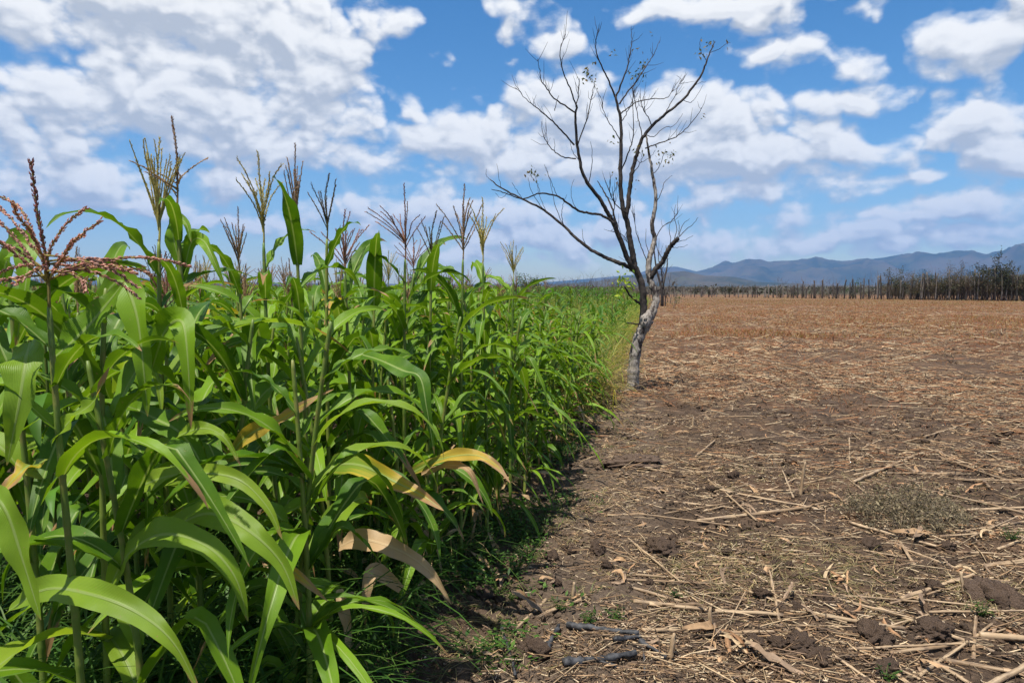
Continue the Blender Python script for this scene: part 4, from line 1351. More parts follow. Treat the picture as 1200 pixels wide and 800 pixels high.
# scrub of the plain beyond the fence, one mass
mbw, mbl = MB(), MB()
for _ in range(900):
    d_ = 112 * (500 / 112) ** random.random()
    kx = U(-.75, .8)
    x = kx * d_; h = U(.8, 2.0)
    for _k in range(4):
        a = U(0, 6.28)
        add_tube(mbw, [(x, d_, 0), (x + .4 * math.cos(a), d_ + .4 * math.sin(a), h * .6), (x + .8 * math.cos(a), d_ + .7 * math.sin(a), h)], [.05, .035, .015], 3, False, np.array(GREY) * U(.6, 1.1))
    lt = random.choice([(.055, .052, .034), (.085, .066, .045), (.04, .044, .025), (.10, .078, .055)])
    for _k in range(26):
        p0 = np.array([x + random.gauss(0, .6), d_ + random.gauss(0, .6), abs(random.gauss(0, .35)) * h + h * .25])
        s1, s2 = rng.normal(size=3) * .14, rng.normal(size=3) * .14
        mbw.add([p0 - s1, p0 + s2, p0 + s1, p0 - s2], [[0, 1, 2, 3]], None, np.array(lt) * U(.7, 1.3))
tag(obj("scrub", mbw.mesh("scrub", M['leaf_scrub'], smooth=False)), "low dry scrub on the plain beyond the far fence", "scrub", kind="stuff")

# ------------------------------------------------------------------ maize stalks lying in the bare field
def dry_stalk_mesh(L, r, bend=0.02, husk=True, mat_='dry_stalk'):
    """a snapped length of stalk along +X with its joints and shreds of sheath"""
    n = int(L / .02) + 3
    x = np.linspace(-L / 2, L / 2, n)
    pts = np.stack([x, bend * np.cos(x / L * 3.1) * L + .0012 * np.sin(x * 23), .0012 * np.sin(x * 31)], 1)
    rad = np.full(n, r) * np.linspace(1.08, .82, n)
    j0 = U(.05, .15)
    for xj in np.arange(-L / 2 + j0, L / 2, U(.12, .17)):
        rad *= 1 + .22 * np.exp(-((x - xj) / .008) ** 2) - .06 * np.exp(-((x - xj - .02) / .02) ** 2)
    rad *= 1 + .02 * rng.normal(size=n)
    mb = MB()
    v, fs, uv = tube(pts, rad * (1 if husk else rng.uniform(.7, 1.15, n)), 8, True, 0 if husk else .55)
    tint = np.ones((len(v), 3)) * U(.85, 1.15)
    n0 = mb.n
    mb.add(v, fs[0], uv, tint); mb.f.append(fs[1] + n0)
    if husk:
        for _ in range(random.choice([1, 2, 3])):
            x0 = U(-L / 2, L / 2 * .6); ln = U(.08, .22); a = U(-.5, 2.0)
            t_ = np.linspace(0, 1, 6)
            cl = np.stack([x0 + ln * t_, np.sin(a) * r * 1.15 + t_ ** 2 * U(-.04, .04), np.abs(np.cos(a)) * r * 1.1 + t_ ** 2 * U(0, .03)], 1)
            q_ = ribbon(cl, np.tile([0, math.cos(a), -math.sin(a)], (6, 1)), np.tile([0, math.sin(a), math.cos(a)], (6, 1)), np.linspace(r * 1.9, r * .4, 6), -.5, .004, 2, U(0, 6), 4)
            mb.add(*q_, np.ones(3) * U(1.05, 1.35))
    return mb.mesh("maize_stalk", M[mat_])


STALK_LIB = [dry_stalk_mesh(l_, U(.0075, .0115), U(-.008, .008)) for l_ in (.25, .3, .35, .4, .45, .5, .55, .6, .7, .8, .9, 1.0, .38, .28)]
STALK_LEN = (.25, .3, .35, .4, .45, .5, .55, .6, .7, .8, .9, 1.0, .38, .28)


def lay(o, a, b, lift=.010):
    """rest a length on the ground between two ground points"""
    a, b = Vector(a), Vector(b)
    a.z, b.z = float(ground_z(a.x, a.y)) + lift, float(ground_z(b.x, b.y)) + lift
    mid = (a + b) / 2
    gm = max(float(ground_z(mid.x, mid.y)), float(ground_z((a.x * .7 + b.x * .3), (a.y * .7 + b.y * .3))), float(ground_z((a.x * .3 + b.x * .7), (a.y * .3 + b.y * .7))))
    need = gm + lift * .8 - mid.z
    if need > 0: a.z += need; b.z += need; mid.z += need
    d_ = b - a
    o.location = mid
    o.rotation_euler = (U(0, 6.28), -math.atan2(d_.z, math.hypot(d_.x, d_.y)), math.atan2(d_.y, d_.x))


GROUP_STALK = "dry maize stalks lying on the bare field"
HS = [((817, 613), (950, 600), .016, "thick pale tan stalk lying level between the path and the dead bush"), ((842, 580), (965, 602), .009, "thin tan stalk sloping down onto the thick level stalk"), ((1100, 602), (1205, 600), .013, "straight jointed tan stalk lying beside the dead bush"),
      ((1080, 611), (1145, 607), .010, "short bent tan stalk just below the straight jointed one"), ((995, 618), (1097, 642), .011, "grey-brown stalk slanting under the dead bush beside a reddish husk"), ((742, 714), (826, 720), .013, "whitish stalk broken in the middle, nearest the charred stalks"),
      ((838, 718), (918, 722), .012, "pale stalk lying end to end with the whitish broken one"), ((968, 723), (1060, 732), .011, "straight yellow-tan stalk lying alone on dark earth"), ((826, 750), (912, 740), .012, "tan stalk with a crumpled husk at its end"), ((752, 756), (806, 748), .010, "pale bent stalk beside the crumpled husk"),
      ((932, 742), (978, 762), .010, "brown stalk slanting towards the lone yellow-tan one"), ((1056, 700), (1141, 677), .013, "thick tan stalk rising slightly towards the big dark clod"), ((1148, 743), (1210, 748), .019, "thickest pale stalk, smooth and round, at the edge of view"), ((1108, 774), (1205, 786), .013, "whitish bleached stalk below the thickest one"),
      ((1148, 806), (1212, 772), .016, "pale split stalk slanting up across the bleached one"), ((1094, 776), (1148, 804), .011, "brown stalk beside an orange curled husk"), ((1030, 770), (1072, 803), .012, "brown stalk sloping away from a green seedling"), ((970, 768), (1028, 800), .008, "thin brown stalk lying among clods at the bottom"),
      ((1000, 571), (1091, 528), .014, "long tan stalk slanting up behind the dead bush"), ((1000, 562), (1060, 547), .010, "shorter tan stalk parallel to the long slanting one"), ((993, 533), (1031, 517), .009, "grey stalk slanting up beyond the white stick"), ((1070, 540), (1210, 551), .010, "long thin tan stalk behind the dead bush"),
      ((815, 538), (838, 517), .011, "short tan stalk slanting at the edge of the path"), ((1060, 522), (1137, 497), .012, "tan stalk slanting towards the far fence"), ((1150, 663), (1210, 660), .012, "tan stalk behind the big dark clod"), ((1120, 646), (1215, 658), .009, "thin tan stalk lying before a green tuft"),
      ((1055, 638), (1072, 664), .011, "short stalk standing on its side before the reddish husk"), ((640, 705), (600, 742), .011, "curved tan stalk beside the maize"), ((688, 715), (640, 728), .010, "pale stalk pointing at the charred ones"), ((905, 545), (955, 547), .008, "thin straw-coloured stalk lying behind the white stick")]
dry_protos = {}
for (a, b, r_, lab) in HS:
    A_, B_ = on_ground(*a), on_ground(*b)
    r_ *= .88
    o = obj("maize_stalk", dry_stalk_mesh((B_ - A_).length, r_, U(-.012, .012)))
    lay(o, A_, B_, r_ * 1.0)
    tag(o, lab, "dry stalk", GROUP_STALK)
# white stick standing up, stub stalks
w0 = on_ground(940, 580)
o = obj("maize_stalk", dry_stalk_mesh(.30, .013, .01))
o.location = (w0.x, w0.y, float(ground_z(w0.x, w0.y)) + .12); o.rotation_euler = (0, R(-82), .4)
tag(o, "short whitish stalk standing upright out of the litter", "dry stalk", GROUP_STALK)
for (a, lab, L_) in (((1127, 695), "short stub of stalk sticking up beside the big dark clod", .13), ((672, 712), "short stub of stalk sticking up near the curved tan stalk", .10), ((832, 745), "brown stub of stalk standing by the crumpled husk", .16), ((812, 505), "thin dark stub standing near the tree", .12), ((787, 780), "brown stub standing beside the charred stalks", .14)):
    w0 = on_ground(*a)
    o = obj("maize_stalk", dry_stalk_mesh(L_, .011, .01, False))
    o.location = (w0.x, w0.y, float(ground_z(w0.x, w0.y)) + L_ * .42); o.rotation_euler = (U(-.2, .2), R(-80) + U(-.1, .1), U(0, 3))
    tag(o, lab, "dry stalk", GROUP_STALK)


def field_point(d):
    x0, x1 = float(edge_x(d)) + .75, .79 * d + .3
    return U(x0, x1)


n_st = 0
while n_st < 210:
    d = 3.0 * (15 / 3.0) ** (random.random() ** .9)
    x = field_point(d)
    dens_ = float(vnoise(x / 1.1, d / 1.1, 77))
    e = x - float(edge_x(d))
    if random.random() > dens_ * 1.3 * np.clip((e - .5) / 1.2, .12, 1): continue
    k = random.randrange(len(STALK_LIB))
    L_ = STALK_LEN[k]
    a = random.gauss(.12, .55) if random.random() < .75 else U(0, math.pi)
    o = obj("maize_stalk", STALK_LIB[k])
    c_, s_ = math.cos(a) * L_ / 2, math.sin(a) * L_ / 2
    lay(o, (x - c_, d - s_, 0), (x + c_, d + s_, 0), U(-.004, .012))
    s_ = U(.45, .95); o.scale = (1, s_, s_)
    tag(o, "tan dry stalk among the denser litter of the near field" if d < 7 else "small tan dry stalk further out in the littered field", "dry stalk", GROUP_STALK)
    n_st += 1

# charred stalks by the maize edge
CH = [((664, 752), (748, 769), .016, "long charred black stalk lying nearly level"), ((748, 771), (781, 782), .013, "short charred stalk lying end to end with the long one"), ((640, 779), (655, 747), .014, "short shiny charred stalk slanting upwards"), ((660, 802), (745, 786), .017, "thick grey charred stalk at the bottom of view"),
      ((751, 769), (756, 806), .005, "thin charred stick lying towards the camera"), ((718, 779), (750, 769), .012, "charred sliver bridging the two long charred stalks"), ((586, 730), (604, 806), .008, "long thin dark stick beside the maize"), ((690, 792), (722, 800), .010, "small charred chip beneath the thick grey stalk")]
for (a, b, r_, lab) in CH:
    A_, B_ = on_ground(*a), on_ground(*b)
    r_ *= .95
    o = obj("charred_stalk", dry_stalk_mesh((B_ - A_).length, r_, U(-.03, .03), False, 'charred'))
    lay(o, A_, B_, r_ * 1.1)
    tag(o, lab, "burnt stalk", "charred stalks near the maize")

# ------------------------------------------------------------------ clods of earth
def clod_mesh(seed):
    n, m_ = 26, 36
    th_ = np.linspace(0, np.pi, n); ph_ = np.linspace(0, 2 * np.pi, m_, endpoint=False)
    T_, F_ = np.meshgrid(th_, ph_, indexing='ij')
    X, Y, Z = np.sin(T_) * np.cos(F_), np.sin(T_) * np.sin(F_), np.cos(T_)
    rr_ = 1 + .9 * (fbm(X * 1.3 + Z + 5, Y * 1.3 - Z * .7 + 5, seed, 2) - .5) + 1.5 * (fbm(X * 4.5 + Z * 2 + 9, Y * 4.5 + 9 - Z * 3, seed + 5, 3, .65) - .5)
    rr_[0] = rr_[0].mean(); rr_[-1] = rr_[-1].mean()
    sq = np.array([U(.8, 1.3), U(.7, 1.1), U(.55, .8)])
    v = np.stack([X * rr_, Y * rr_, Z * rr_], -1).reshape(-1, 3) * sq
    i = np.arange(n - 1)[:, None] * m_; j = np.arange(m_)[None, :]; k = (j + 1) % m_
    q = np.stack([i + j, i + k, i + m_ + k, i + m_ + j], -1).reshape(-1, 4)
    return MB().add(v, q).mesh("clod", M['clod'])


CLODS = [clod_mesh(s * 13) for s in range(9)]
GROUP_CLOD = "clods of earth in the bare field"
for (a, r_, lab) in [((1165, 700), .105, "largest dark crumbly clod of earth"), ((1020, 640), .055, "dark clod under the slanting grey-brown stalk"), ((925, 556), .05, "dark clod beside the upright white stick"), ((1068, 488), .07, "round black clod standing out in the litter"), ((960, 705), .05, "dark clod left of the lone yellow-tan stalk"),
                     ((780, 645), .085, "broad brown clod on the path side of the litter"), ((745, 545), .10, "low rounded mound of bare earth on the path"), ((565, 690), .06, "brown clod at the foot of the maize"), ((1025, 745), .07, "brown clod right below the lone yellow-tan stalk"), ((1095, 735), .07, "cracked clod between the lone stalk and the thickest one"),
                     ((960, 770), .05, "small dark clod near the bottom of the field"), ((700, 648), .06, "flat brown clod near the green weeds"), ((625, 775), .06, "brown clod beside the charred stalks"), ((860, 520), .05, "dark clod behind the thick level stalk"), ((1046, 528), .05, "reddish dark clod by the long slanting stalk"), ((940, 760), .06, "dark clod among the brown stalks at the bottom")]:
    w0 = on_ground(*a)
    o = obj("clod", random.choice(CLODS))
    o.location = (w0.x, w0.y, float(ground_z(w0.x, w0.y)) + r_ * .16); o.scale = (r_, r_, r_)
    if 'mound' in lab: o.scale = (r_ * 2.6, r_ * 2.2, r_ * .7)
    o.rotation_euler = (0, 0, U(0, 6.28))
    tag(o, lab, "clod", GROUP_CLOD)
n_cl = 0
while n_cl < 240:
    d = 2.9 * (11 / 2.9) ** random.random()
    x = U(float(edge_x(d)) + .3, .79 * d + .2)
    if random.random() > vnoise(x / .8, d / .8, 31) * 1.2: continue
    r_ = .012 + .035 * random.random() ** 2.5
    o = obj("clod", random.choice(CLODS))
    o.location = (x, d, float(ground_z(x, d)) + r_ * .3); o.scale = (r_, r_, r_)
    o.rotation_euler = (U(-.4, .4), U(-.4, .4), U(0, 6.28))
    tag(o, "small brown clod of earth lying in the near field", "clod", GROUP_CLOD)
    n_cl += 1

# crumbs of broken soil nobody could count
ico_v = np.array([(0, 0, 1), (.89, 0, .45), (.28, .85, .45), (-.72, .53, .45), (-.72, -.53, .45), (.28, -.85, .45), (.72, .53, -.45), (-.28, .85, -.45), (-.89, 0, -.45), (-.28, -.85, -.45), (.72, -.53, -.45), (0, 0, -1)])
ico_f = np.array([(0, 1, 2), (0, 2, 3), (0, 3, 4), (0, 4, 5), (0, 5, 1), (1, 6, 2), (2, 7, 3), (3, 8, 4), (4, 9, 5), (5, 10, 1), (6, 7, 2), (7, 8, 3), (8, 9, 4), (9, 10, 5), (10, 6, 1), (11, 7, 6), (11, 8, 7), (11, 9, 8), (11, 10, 9), (11, 6, 10)])
n = 38000
d = 2.6 * (10 / 2.6) ** rng.random(n); x = edge_x(d) - .1 + (1.0 * d + 1.2 - edge_x(d)) * rng.random(n)
kp = rng.random(n) < np.clip((fbm(x / .6, d / .6, 301, 3) - .40) * 5, .05, 1)
x, d = x[kp], d[kp]
n = len(x)
r_ = (.003 + .020 * rng.random(n) ** 4) * np.clip(d / 5, 1, 1.6)
V = ico_v[None] * (1 + .5 * (rng.random((n, 12, 1)) - .5)) * r_[:, None, None] * (np.array([1, 1, .75]) * (.7 + .6 * rng.random((n, 1, 3))))
V = V + np.stack([x, d, ground_z(x, d) + r_ * .25], 1)[:, None, :]
mb = MB(); mb.add(V.reshape(-1, 3), (np.arange(n)[:, None, None] * 12 + ico_f[None]).reshape(-1, 3))
tag(obj("soil_crumbs", mb.mesh("soil_crumbs", M['soil'], smooth=False)), "loose crumbs of broken brown soil", "soil", kind="stuff")

# ------------------------------------------------------------------ husks: curled dry leaves and sheaths
def husk_mesh(kind):
    mb = MB()
    for _ in range(random.choice([1, 1, 2]) if kind else 4):
        L_ = U(.10, .26); t_ = np.linspace(0, 1, 9)
        c = U(-1.5, 1.5); a = U(0, 6.28)
        cl = np.stack([L_ * (t_ - .5), .05 * np.sin(t_ * 3 + c), .012 + .03 * np.sin(t_ * 3.1) * U(.2, 1.2) + .02 * t_ * random.random()], 1)
        rot = np.array([[math.cos(a), -math.sin(a), 0], [math.sin(a), math.cos(a), 0], [0, 0, 1]])
        tw_ = U(-1.5, 1.5) * t_
        sd = np.stack([0 * t_, np.cos(tw_), np.sin(tw_)], 1); nr = np.stack([0 * t_, -np.sin(tw_), np.cos(tw_)], 1)
        w_ = U(.02, .045) * np.sin(np.pi * np.clip(t_ * .9 + .08, 0, 1)) ** .6
        v, q, uv = ribbon(cl, sd, nr, w_, U(-.9, .9), .008, 3, U(0, 6), 5)
        mb.add(v @ rot.T, q, uv, np.array(random.choice([(.32, .20, .105), (.27, .15, .075), (.36, .26, .15), (.22, .15, .095)])) * U(.8, 1.2))
    return mb.mesh("husk", M['straw'])


HUSKS = [husk_mesh(k) for k in (1, 1, 1, 1, 1, 0, 0, 1)]
GROUP_HUSK = "dry husks scattered on the bare field"


def husk(x, d, lab, sc=1.0, me=None, tint=None):
    o = obj("husk", me or random.choice(HUSKS))
    o.location = (x, d, float(ground_z(x, d)) + .004); o.scale = (sc, sc, sc)
    o.rotation_euler = (random.gauss(0, .25), random.gauss(0, .25), U(0, 6.28))
    tag(o, lab, "husk", GROUP_HUSK)


for (a, sc, lab) in [((1068, 632), 1.2, "reddish tan curled husk under the dead bush"), ((905, 775), 1.35, "broad grey-tan husk lying flat at the bottom of the field"), ((820, 745), 1.3, "crumpled yellow-tan husk at the end of a stalk"), ((1095, 782), 1.2, "orange curled husk beside the bleached stalk"), ((800, 715), 1.1, "pale frayed husk on the whitish broken stalk"),
                     ((925, 548), 1.0, "brown husk beside the upright white stick"), ((1145, 580), 1.1, "white shredded husk standing behind the jointed stalk"), ((995, 680), .8, "small orange-tan husk on dark earth"), ((1052, 680), .9, "pale grey husk before the thick rising stalk"), ((625, 718), 1.3, "broad pinkish tan husk beside the maize"),
                     ((860, 765), 1.0, "tan husk among the stalks near the charred ones"), ((1135, 515), 1.0, "tan husk by the stalk slanting towards the far fence")]:
    w0 = on_ground(*a); husk(w0.x, w0.y, lab, sc)
n_h = 0
while n_h < 270:
    d = 2.9 * (12 / 2.9) ** random.random()
    x = U(float(edge_x(d)) + .35, .79 * d + .2)
    if random.random() > vnoise(x / .9, d / .9, 131) * 1.3 * np.clip((x - float(edge_x(d)) - .2) / 1.2, .25, 1): continue
    husk(x, d, "small tan scrap of husk in the littered field", U(.3, .85)); n_h += 1

# ------------------------------------------------------------------ straw, chaff and dry weeds nobody could count
def scatter_straw(name, n, d0, d1, length, rad, tints, dens_seed, dens_scale, lift, label, cat, aniso=.6, power=1.0, emin=.4, thr=.8):
    n = int(n * 1.35)
    d = d0 * (d1 / d0) ** (rng.random(n * 3) ** power)
    xa, xb = edge_x(d) + emin, .98 * d + 1.6
    x = xa + (xb - xa) * rng.random(n * 3)
    keep = rng.random(n * 3) < np.clip((fbm(x / dens_scale, d / dens_scale, dens_seed, 3) - .41) * 5.5, .05, 1) * np.clip((x - edge_x(d) - emin + .3) / thr, .1, 1)
    x, d = x[keep][:n], d[keep][:n]
    n = len(x)
    L_ = length[0] + (length[1] - length[0]) * rng.random(n) ** 2.2
    L_ *= np.clip(d / 7, 1, 2.2)
    r_ = (rad[0] + (rad[1] - rad[0]) * rng.random(n) ** 1.6) * np.clip(d / 7, 1, 2.5)
    a = np.where(rng.random(n) < .6, rng.normal(0, aniso, n), rng.random(n) * np.pi)
    pit = rng.normal(0, .14, n)
    z = ground_z(x, d) + lift * rng.random(n) + r_ * .5 + np.abs(np.sin(pit)) * L_ * .45
    dr = np.stack([np.cos(a) * np.cos(pit), np.sin(a) * np.cos(pit), np.sin(pit)], 1)
    sd = np.stack([-np.sin(a), np.cos(a), 0 * a], 1)
    up = np.cross(dr, sd)
    bend = rng.normal(0, .03, n) * L_
    V = []
    for s in (-.5, 0, .5):
        c = np.stack([x, d, z], 1) + dr * (s * L_)[:, None] + sd * (bend * (1 if s == 0 else 0))[:, None]
        for (u_, w_) in ((1, 0), (-.5, .87), (-.5, -.87)):
            V.append(c + (up * u_ + sd * w_) * (r_ * (1 if s < .4 else .7))[:, None])
    V = np.stack(V, 1)
    f = np.array([[0, 1, 4, 3], [1, 2, 5, 4], [2, 0, 3, 5], [3, 4, 7, 6], [4, 5, 8, 7], [5, 3, 6, 8]])
    Q = (np.arange(n)[:, None, None] * 9 + f[None]).reshape(-1, 4)
    T = np.array(tints)[rng.integers(0, len(tints), n)] * (.65 + .7 * rng.random((n, 1)))
    mb = MB(); mb.add(V.reshape(-1, 3), Q, None, np.repeat(T, 9, 0))
    tag(obj(name, mb.mesh(name, M['straw'])), label, cat, kind="stuff")


TAN = [(.26, .165, .088), (.20, .125, .066), (.33, .235, .135), (.14, .085, .048), (.17, .11, .068), (.095, .064, .042), (.38, .29, .18), (.12, .08, .05)]
scatter_straw("straw_litter", 17000, 2.7, 20, (.02, .22), (.0008, .0042), TAN, 55, .7, .012, "scattered straw and snapped stalk pieces covering the bare field", "straw")
scatter_straw("chaff", 26000, 2.6, 9, (.012, .06), (.0012, .005), TAN + [(.09, .06, .04), (.36, .28, .19)], 65, .6, .008, "fine chaff and leaf scraps on the soil", "chaff", 2.0, 1.0, .15, .5)
scatter_straw("far_straw", 24000, 6, 55, (.05, .26), (.0022, .006), TAN + [(.22, .105, .05), (.19, .085, .04), (.25, .13, .06)], 75, 2.2, .06, "straw lying over the further half of the bare field", "straw", .7, .8)


def blades(mb, x, y_, n, h, w_, lean, tints, spread, droop=.5, seg=3, curl=.0):
    """a bunch of n grass blades around each of the points"""
    x, y_ = np.repeat(x, n), np.repeat(y_, n)
    N = len(x)
    x = x + rng.normal(0, spread, N); y_ = y_ + rng.normal(0, spread, N)
    hh = (h[0] + (h[1] - h[0]) * rng.random(N))
    a = rng.random(N) * 2 * np.pi
    ln = np.abs(rng.normal(lean, .25, N))
    ww = w_ * (.6 + .8 * rng.random(N))
    z0 = ground_z(x, y_) - .01
    V = []
    fa = a + np.pi / 2 + rng.normal(0, .4, N)
    for k in range(seg + 1):
        s = k / seg
        th = ln + droop * s * 1.6
        rr_ = hh * s * np.sin(th) ; zz = hh * s * np.cos(np.minimum(th, 2.0))
        c = np.stack([x + rr_ * np.cos(a), y_ + rr_ * np.sin(a), z0 + np.maximum(zz, .005)], 1)
        sd = np.stack([np.cos(fa), np.sin(fa), 0 * fa], 1) * (ww * (1 - s ** 1.5) + .0006)[:, None]
        V += [c - sd, c + sd]
    V = np.stack(V, 1)
    m_ = 2 * (seg + 1)
    f = np.array([[2 * k, 2 * k + 1, 2 * k + 3, 2 * k + 2] for k in range(seg)])
    Q = (np.arange(N)[:, None, None] * m_ + f[None]).reshape(-1, 4)
    T = np.array(tints)[rng.integers(0, len(tints), N)] * (.7 + .6 * rng.random((N, 1)))
    mb.add(V.reshape(-1, 3), Q, None, np.repeat(T, m_, 0))


# reddish dry weeds standing in the further field
mb = MB()
n = 24000
d = 7.5 * (95 / 8.5) ** (rng.random(n) ** .75); x = edge_x(d) + .9 + (1.0 * d + 1 - edge_x(d)) * rng.random(n)
k = rng.random(n) < np.clip((.55 * fbm(x / 2.6, d / 4.5, 91, 3) + .45 * fbm(x / 8, d / 7, 191, 3) - .38) * 5.5, .03, 1) * np.clip((d - 7) / 9, .15, 1)
x, d = x[k], d[k]
RED = [(.29, .105, .042), (.23, .082, .034), (.28, .13, .055), (.15, .068, .034), (.27, .15, .07)]
nearm = d < 22
blades(mb, x[nearm], d[nearm], 7, (.05, .20), .0035, .35, RED, .09)
blades(mb, x[~nearm], d[~nearm], 9, (.08, .28), .010, .35, RED + [(.32, .22, .10), (.26, .20, .09)], .30)
d = 60 + 45 * rng.random(2500); x = 12 + (1.0 * d - 10) * rng.random(2500)
blades(mb, x, d, 7, (.10, .34), .016, .3, [(.28, .20, .095), (.24, .165, .075), (.21, .16, .075)], .4)
tag(obj("dry_weeds", mb.mesh("dry_weeds", M['grass'])), "low reddish brown dry weeds over the further half of the bare field", "dry weeds", kind="stuff")

# pale dry grass lying in mats
mb = MB()
for (px, py, sx_, sy_, n) in [(900, 665, .35, .25, 60), (960, 655, .30, .2, 50), (800, 690, .25, .25, 40), (835, 672, .2, .18, 30), (700, 590, .2, .2, 30), (585, 745, .15, .3, 26), (560, 720, .12, .2, 20), (720, 500, .3, .4, 40), (735, 525, .35, .3, 36), (1170, 690, .2, .15, 25), (1000, 690, .25, .15, 28), (1040, 575, .4, .3, 50), (870, 560, .4, .3, 26), (650, 612, .15, .25, 26), (1130, 690, .15, .1, 15)]:
    w0 = on_ground(px, py)
    xx, yy = w0.x + rng.normal(0, sx_, n), w0.y + rng.normal(0, sy_, n)
    blades(mb, xx, yy, 12, (.05, .17), .0016, .9, [(.38, .30, .14), (.30, .25, .11), (.44, .36, .20), (.20, .19, .07)], .04, .6, 3)
tag(obj("dry_grass", mb.mesh("dry_grass", M['grass'])), "pale dry grass lying in thin mats on the soil", "dry grass", kind="stuff")

# the dead bush
w0 = on_ground(1062, 612)
bush = empty("dead_bush", (w0.x, w0.y, float(ground_z(w0.x, w0.y))))
tag(bush, "low tangled grey-brown dead bush lying in the bare field", "bush")
mb, mb2 = MB(), MB()
for _ in range(520):
    a = U(0, 6.28); r0 = random.random() ** .6
    p0 = np.array([.44 * r0 * math.cos(a), .30 * r0 * math.sin(a), .02 + .27 * random.random() * (1 - r0 * .7)])
    d_ = rng.normal(size=3) * np.array([1, 1, .7]) + np.array([math.cos(a) * .4, math.sin(a) * .4, .25]); d_ /= np.linalg.norm(d_)
    L_ = U(.06, .17)
    p1 = p0 + d_ * L_ * .5 + rng.normal(size=3) * .015; p2 = p0 + d_ * L_ + rng.normal(size=3) * .02
    p1[2] = max(p1[2], .005); p2[2] = max(p2[2], .005)
    add_tube(mb, [p0, p1, p2], [.0022, .0016, .001], 3, False, np.array(random.choice([(.17, .135, .085), (.23, .18, .115), (.10, .08, .06)])))
    for _k in range(7):
        q0 = p0 + (p2 - p0) * random.random() + rng.normal(size=3) * .012
        s1, s2 = rng.normal(size=3) * .007, rng.normal(size=3) * .004
        mb2.add([q0 - s1, q0 + s2, q0 + s1, q0 - s2], [[0, 1, 2, 3]], None, np.array(random.choice([(.18, .145, .085), (.12, .10, .06), (.26, .21, .12), (.08, .066, .042)])))
obj("twigs", mb.mesh("twigs", M['twig']), bush)
fo = obj("withered_leaves", mb2.mesh("withered_leaves", M['leaf_scrub'], smooth=False), bush)

# ------------------------------------------------------------------ weeds under and beside the maize
GRN = [(.030, .080, .012), (.048, .11, .015), (.075, .14, .022), (.024, .06, .010)]
mb = MB()
# long grass among the near stalks
pts = []
while len(pts) < 380:
    yy = 1.75 * (9 / 1.75) ** random.random()
    xx = float(edge_x(yy)) - .05 - abs(random.gauss(0, .9 if yy < 4 else .5))
    if abs(xx) < .85 * yy + .3: pts.append((xx, yy))
pts = np.array(pts)
blades(mb, pts[:, 0], pts[:, 1], 7, (.12, .48), .0036, .3, GRN, .09, .6, 5)
np_ = []
while len(np_) < 420:
    yy = U(1.8, 4.2); xx = float(edge_x(yy)) - .12 - 2.4 * random.random() ** 1.2
    if abs(xx) < .8 * yy + .3: np_.append((xx, yy))
np_ = np.array(np_)
blades(mb, np_[:, 0], np_[:, 1], 6, (.35, .95), .0055, .35, GRN[:3], .1, .6, 6)
blades(mb, np_[::2, 0], np_[::2, 1], 4, (.3, .8), .012, .45, GRN[:2], .1, .6, 6)
blades(mb, pts[::3, 0], pts[::3, 1], 5, (.2, .5), .006, .3, [(.14, .20, .04), (.25, .20, .08), (.32, .24, .12)], .1, .7, 5)
tag(obj("grass", mb.mesh("grass", M['grass'])), "long green grass growing among the foot of the maize", "grass", kind="stuff")

# small broad-leaved ground cover along the edge
mb = MB()
N = 5200
yy = 2.8 * (13 / 2.8) ** rng.random(N); xx = edge_x(yy) + .20 + rng.normal(0, .21, N)
k = rng.random(N) < np.clip((fbm(xx / .35, yy / .5, 44, 3) - .47) * 6, .02, 1)
xx, yy = xx[k], yy[k]
zz = ground_z(xx, yy) + .01 + .09 * rng.random(len(xx)) * (1 - np.clip(xx - edge_x(yy), 0, 1))
for rep in range(3):
    c = np.stack([xx, yy, zz], 1) + rng.normal(0, .02, (len(xx), 3))
    d1 = rng.normal(size=(len(xx), 3)) * np.array([1, 1, .4]); d1 /= np.linalg.norm(d1, axis=1)[:, None]
    d2 = np.cross(d1, np.array([0, 0, 1.0])); L_ = (.010 + .016 * rng.random((len(xx), 1)))
    V = np.stack([c, c + d1 * L_ + d2 * L_ * .45, c + d1 * L_ * 2 + np.array([0, 0, .002]), c + d1 * L_ - d2 * L_ * .45], 1).reshape(-1, 3)
    T = np.array(GRN)[rng.integers(0, 4, len(xx))] * (.8 + .7 * rng.random((len(xx), 1)))
    mb.add(V, np.arange(len(V)).reshape(-1, 4), None, np.repeat(T, 4, 0))
blades(mb, xx[::6], yy[::6], 6, (.03, .14), .002, .5, GRN + [(.12, .17, .03)], .04, .5, 3)
tag(obj("ground_cover", mb.mesh("ground_cover", M['grass'], smooth=False)), "low green weeds creeping out from the maize onto the path", "weeds", kind="stuff")

# tall rank weeds where the maize gives out, yellow-green, tan at the foot
mb = MB()
YG = [(.13, .215, .025), (.23, .28, .034), (.09, .165, .02), (.30, .29, .055), (.06, .13, .018)]
STR = [(.36, .27, .09), (.30, .20, .06), (.42, .32, .14)]
n = 5200
d = 9.0 * (75 / 9.0) ** (rng.random(n) ** .85); e = -rng.random(n) ** 1.35 * (1.2 + d * .34) + .14
x = edge_x(d) + e
hmul = np.clip(.68 + 1.2 * np.abs(e - .12), .62, 1.0)
for lo, hi in ((.4, .6), (.6, .8), (.8, 1.01)):
    for dn, df, wd in ((0, 16, .006), (16, 34, .011), (34, 99, .02)):
        s = (hmul >= lo) & (hmul < hi) & (d >= dn) & (d < df)
        if s.sum():
            blades(mb, x[s], d[s], 9, (.35 * hi, 1.42 * hi), wd, .18, YG * 2 + STR[:1], .16, .45, 4)
            blades(mb, x[s][::2], d[s][::2], 5, (.25 * hi, .8 * hi), wd * .7, .35, STR + YG[3:4], .2, .7, 4)
s = (e > -.7) & (d < 24)
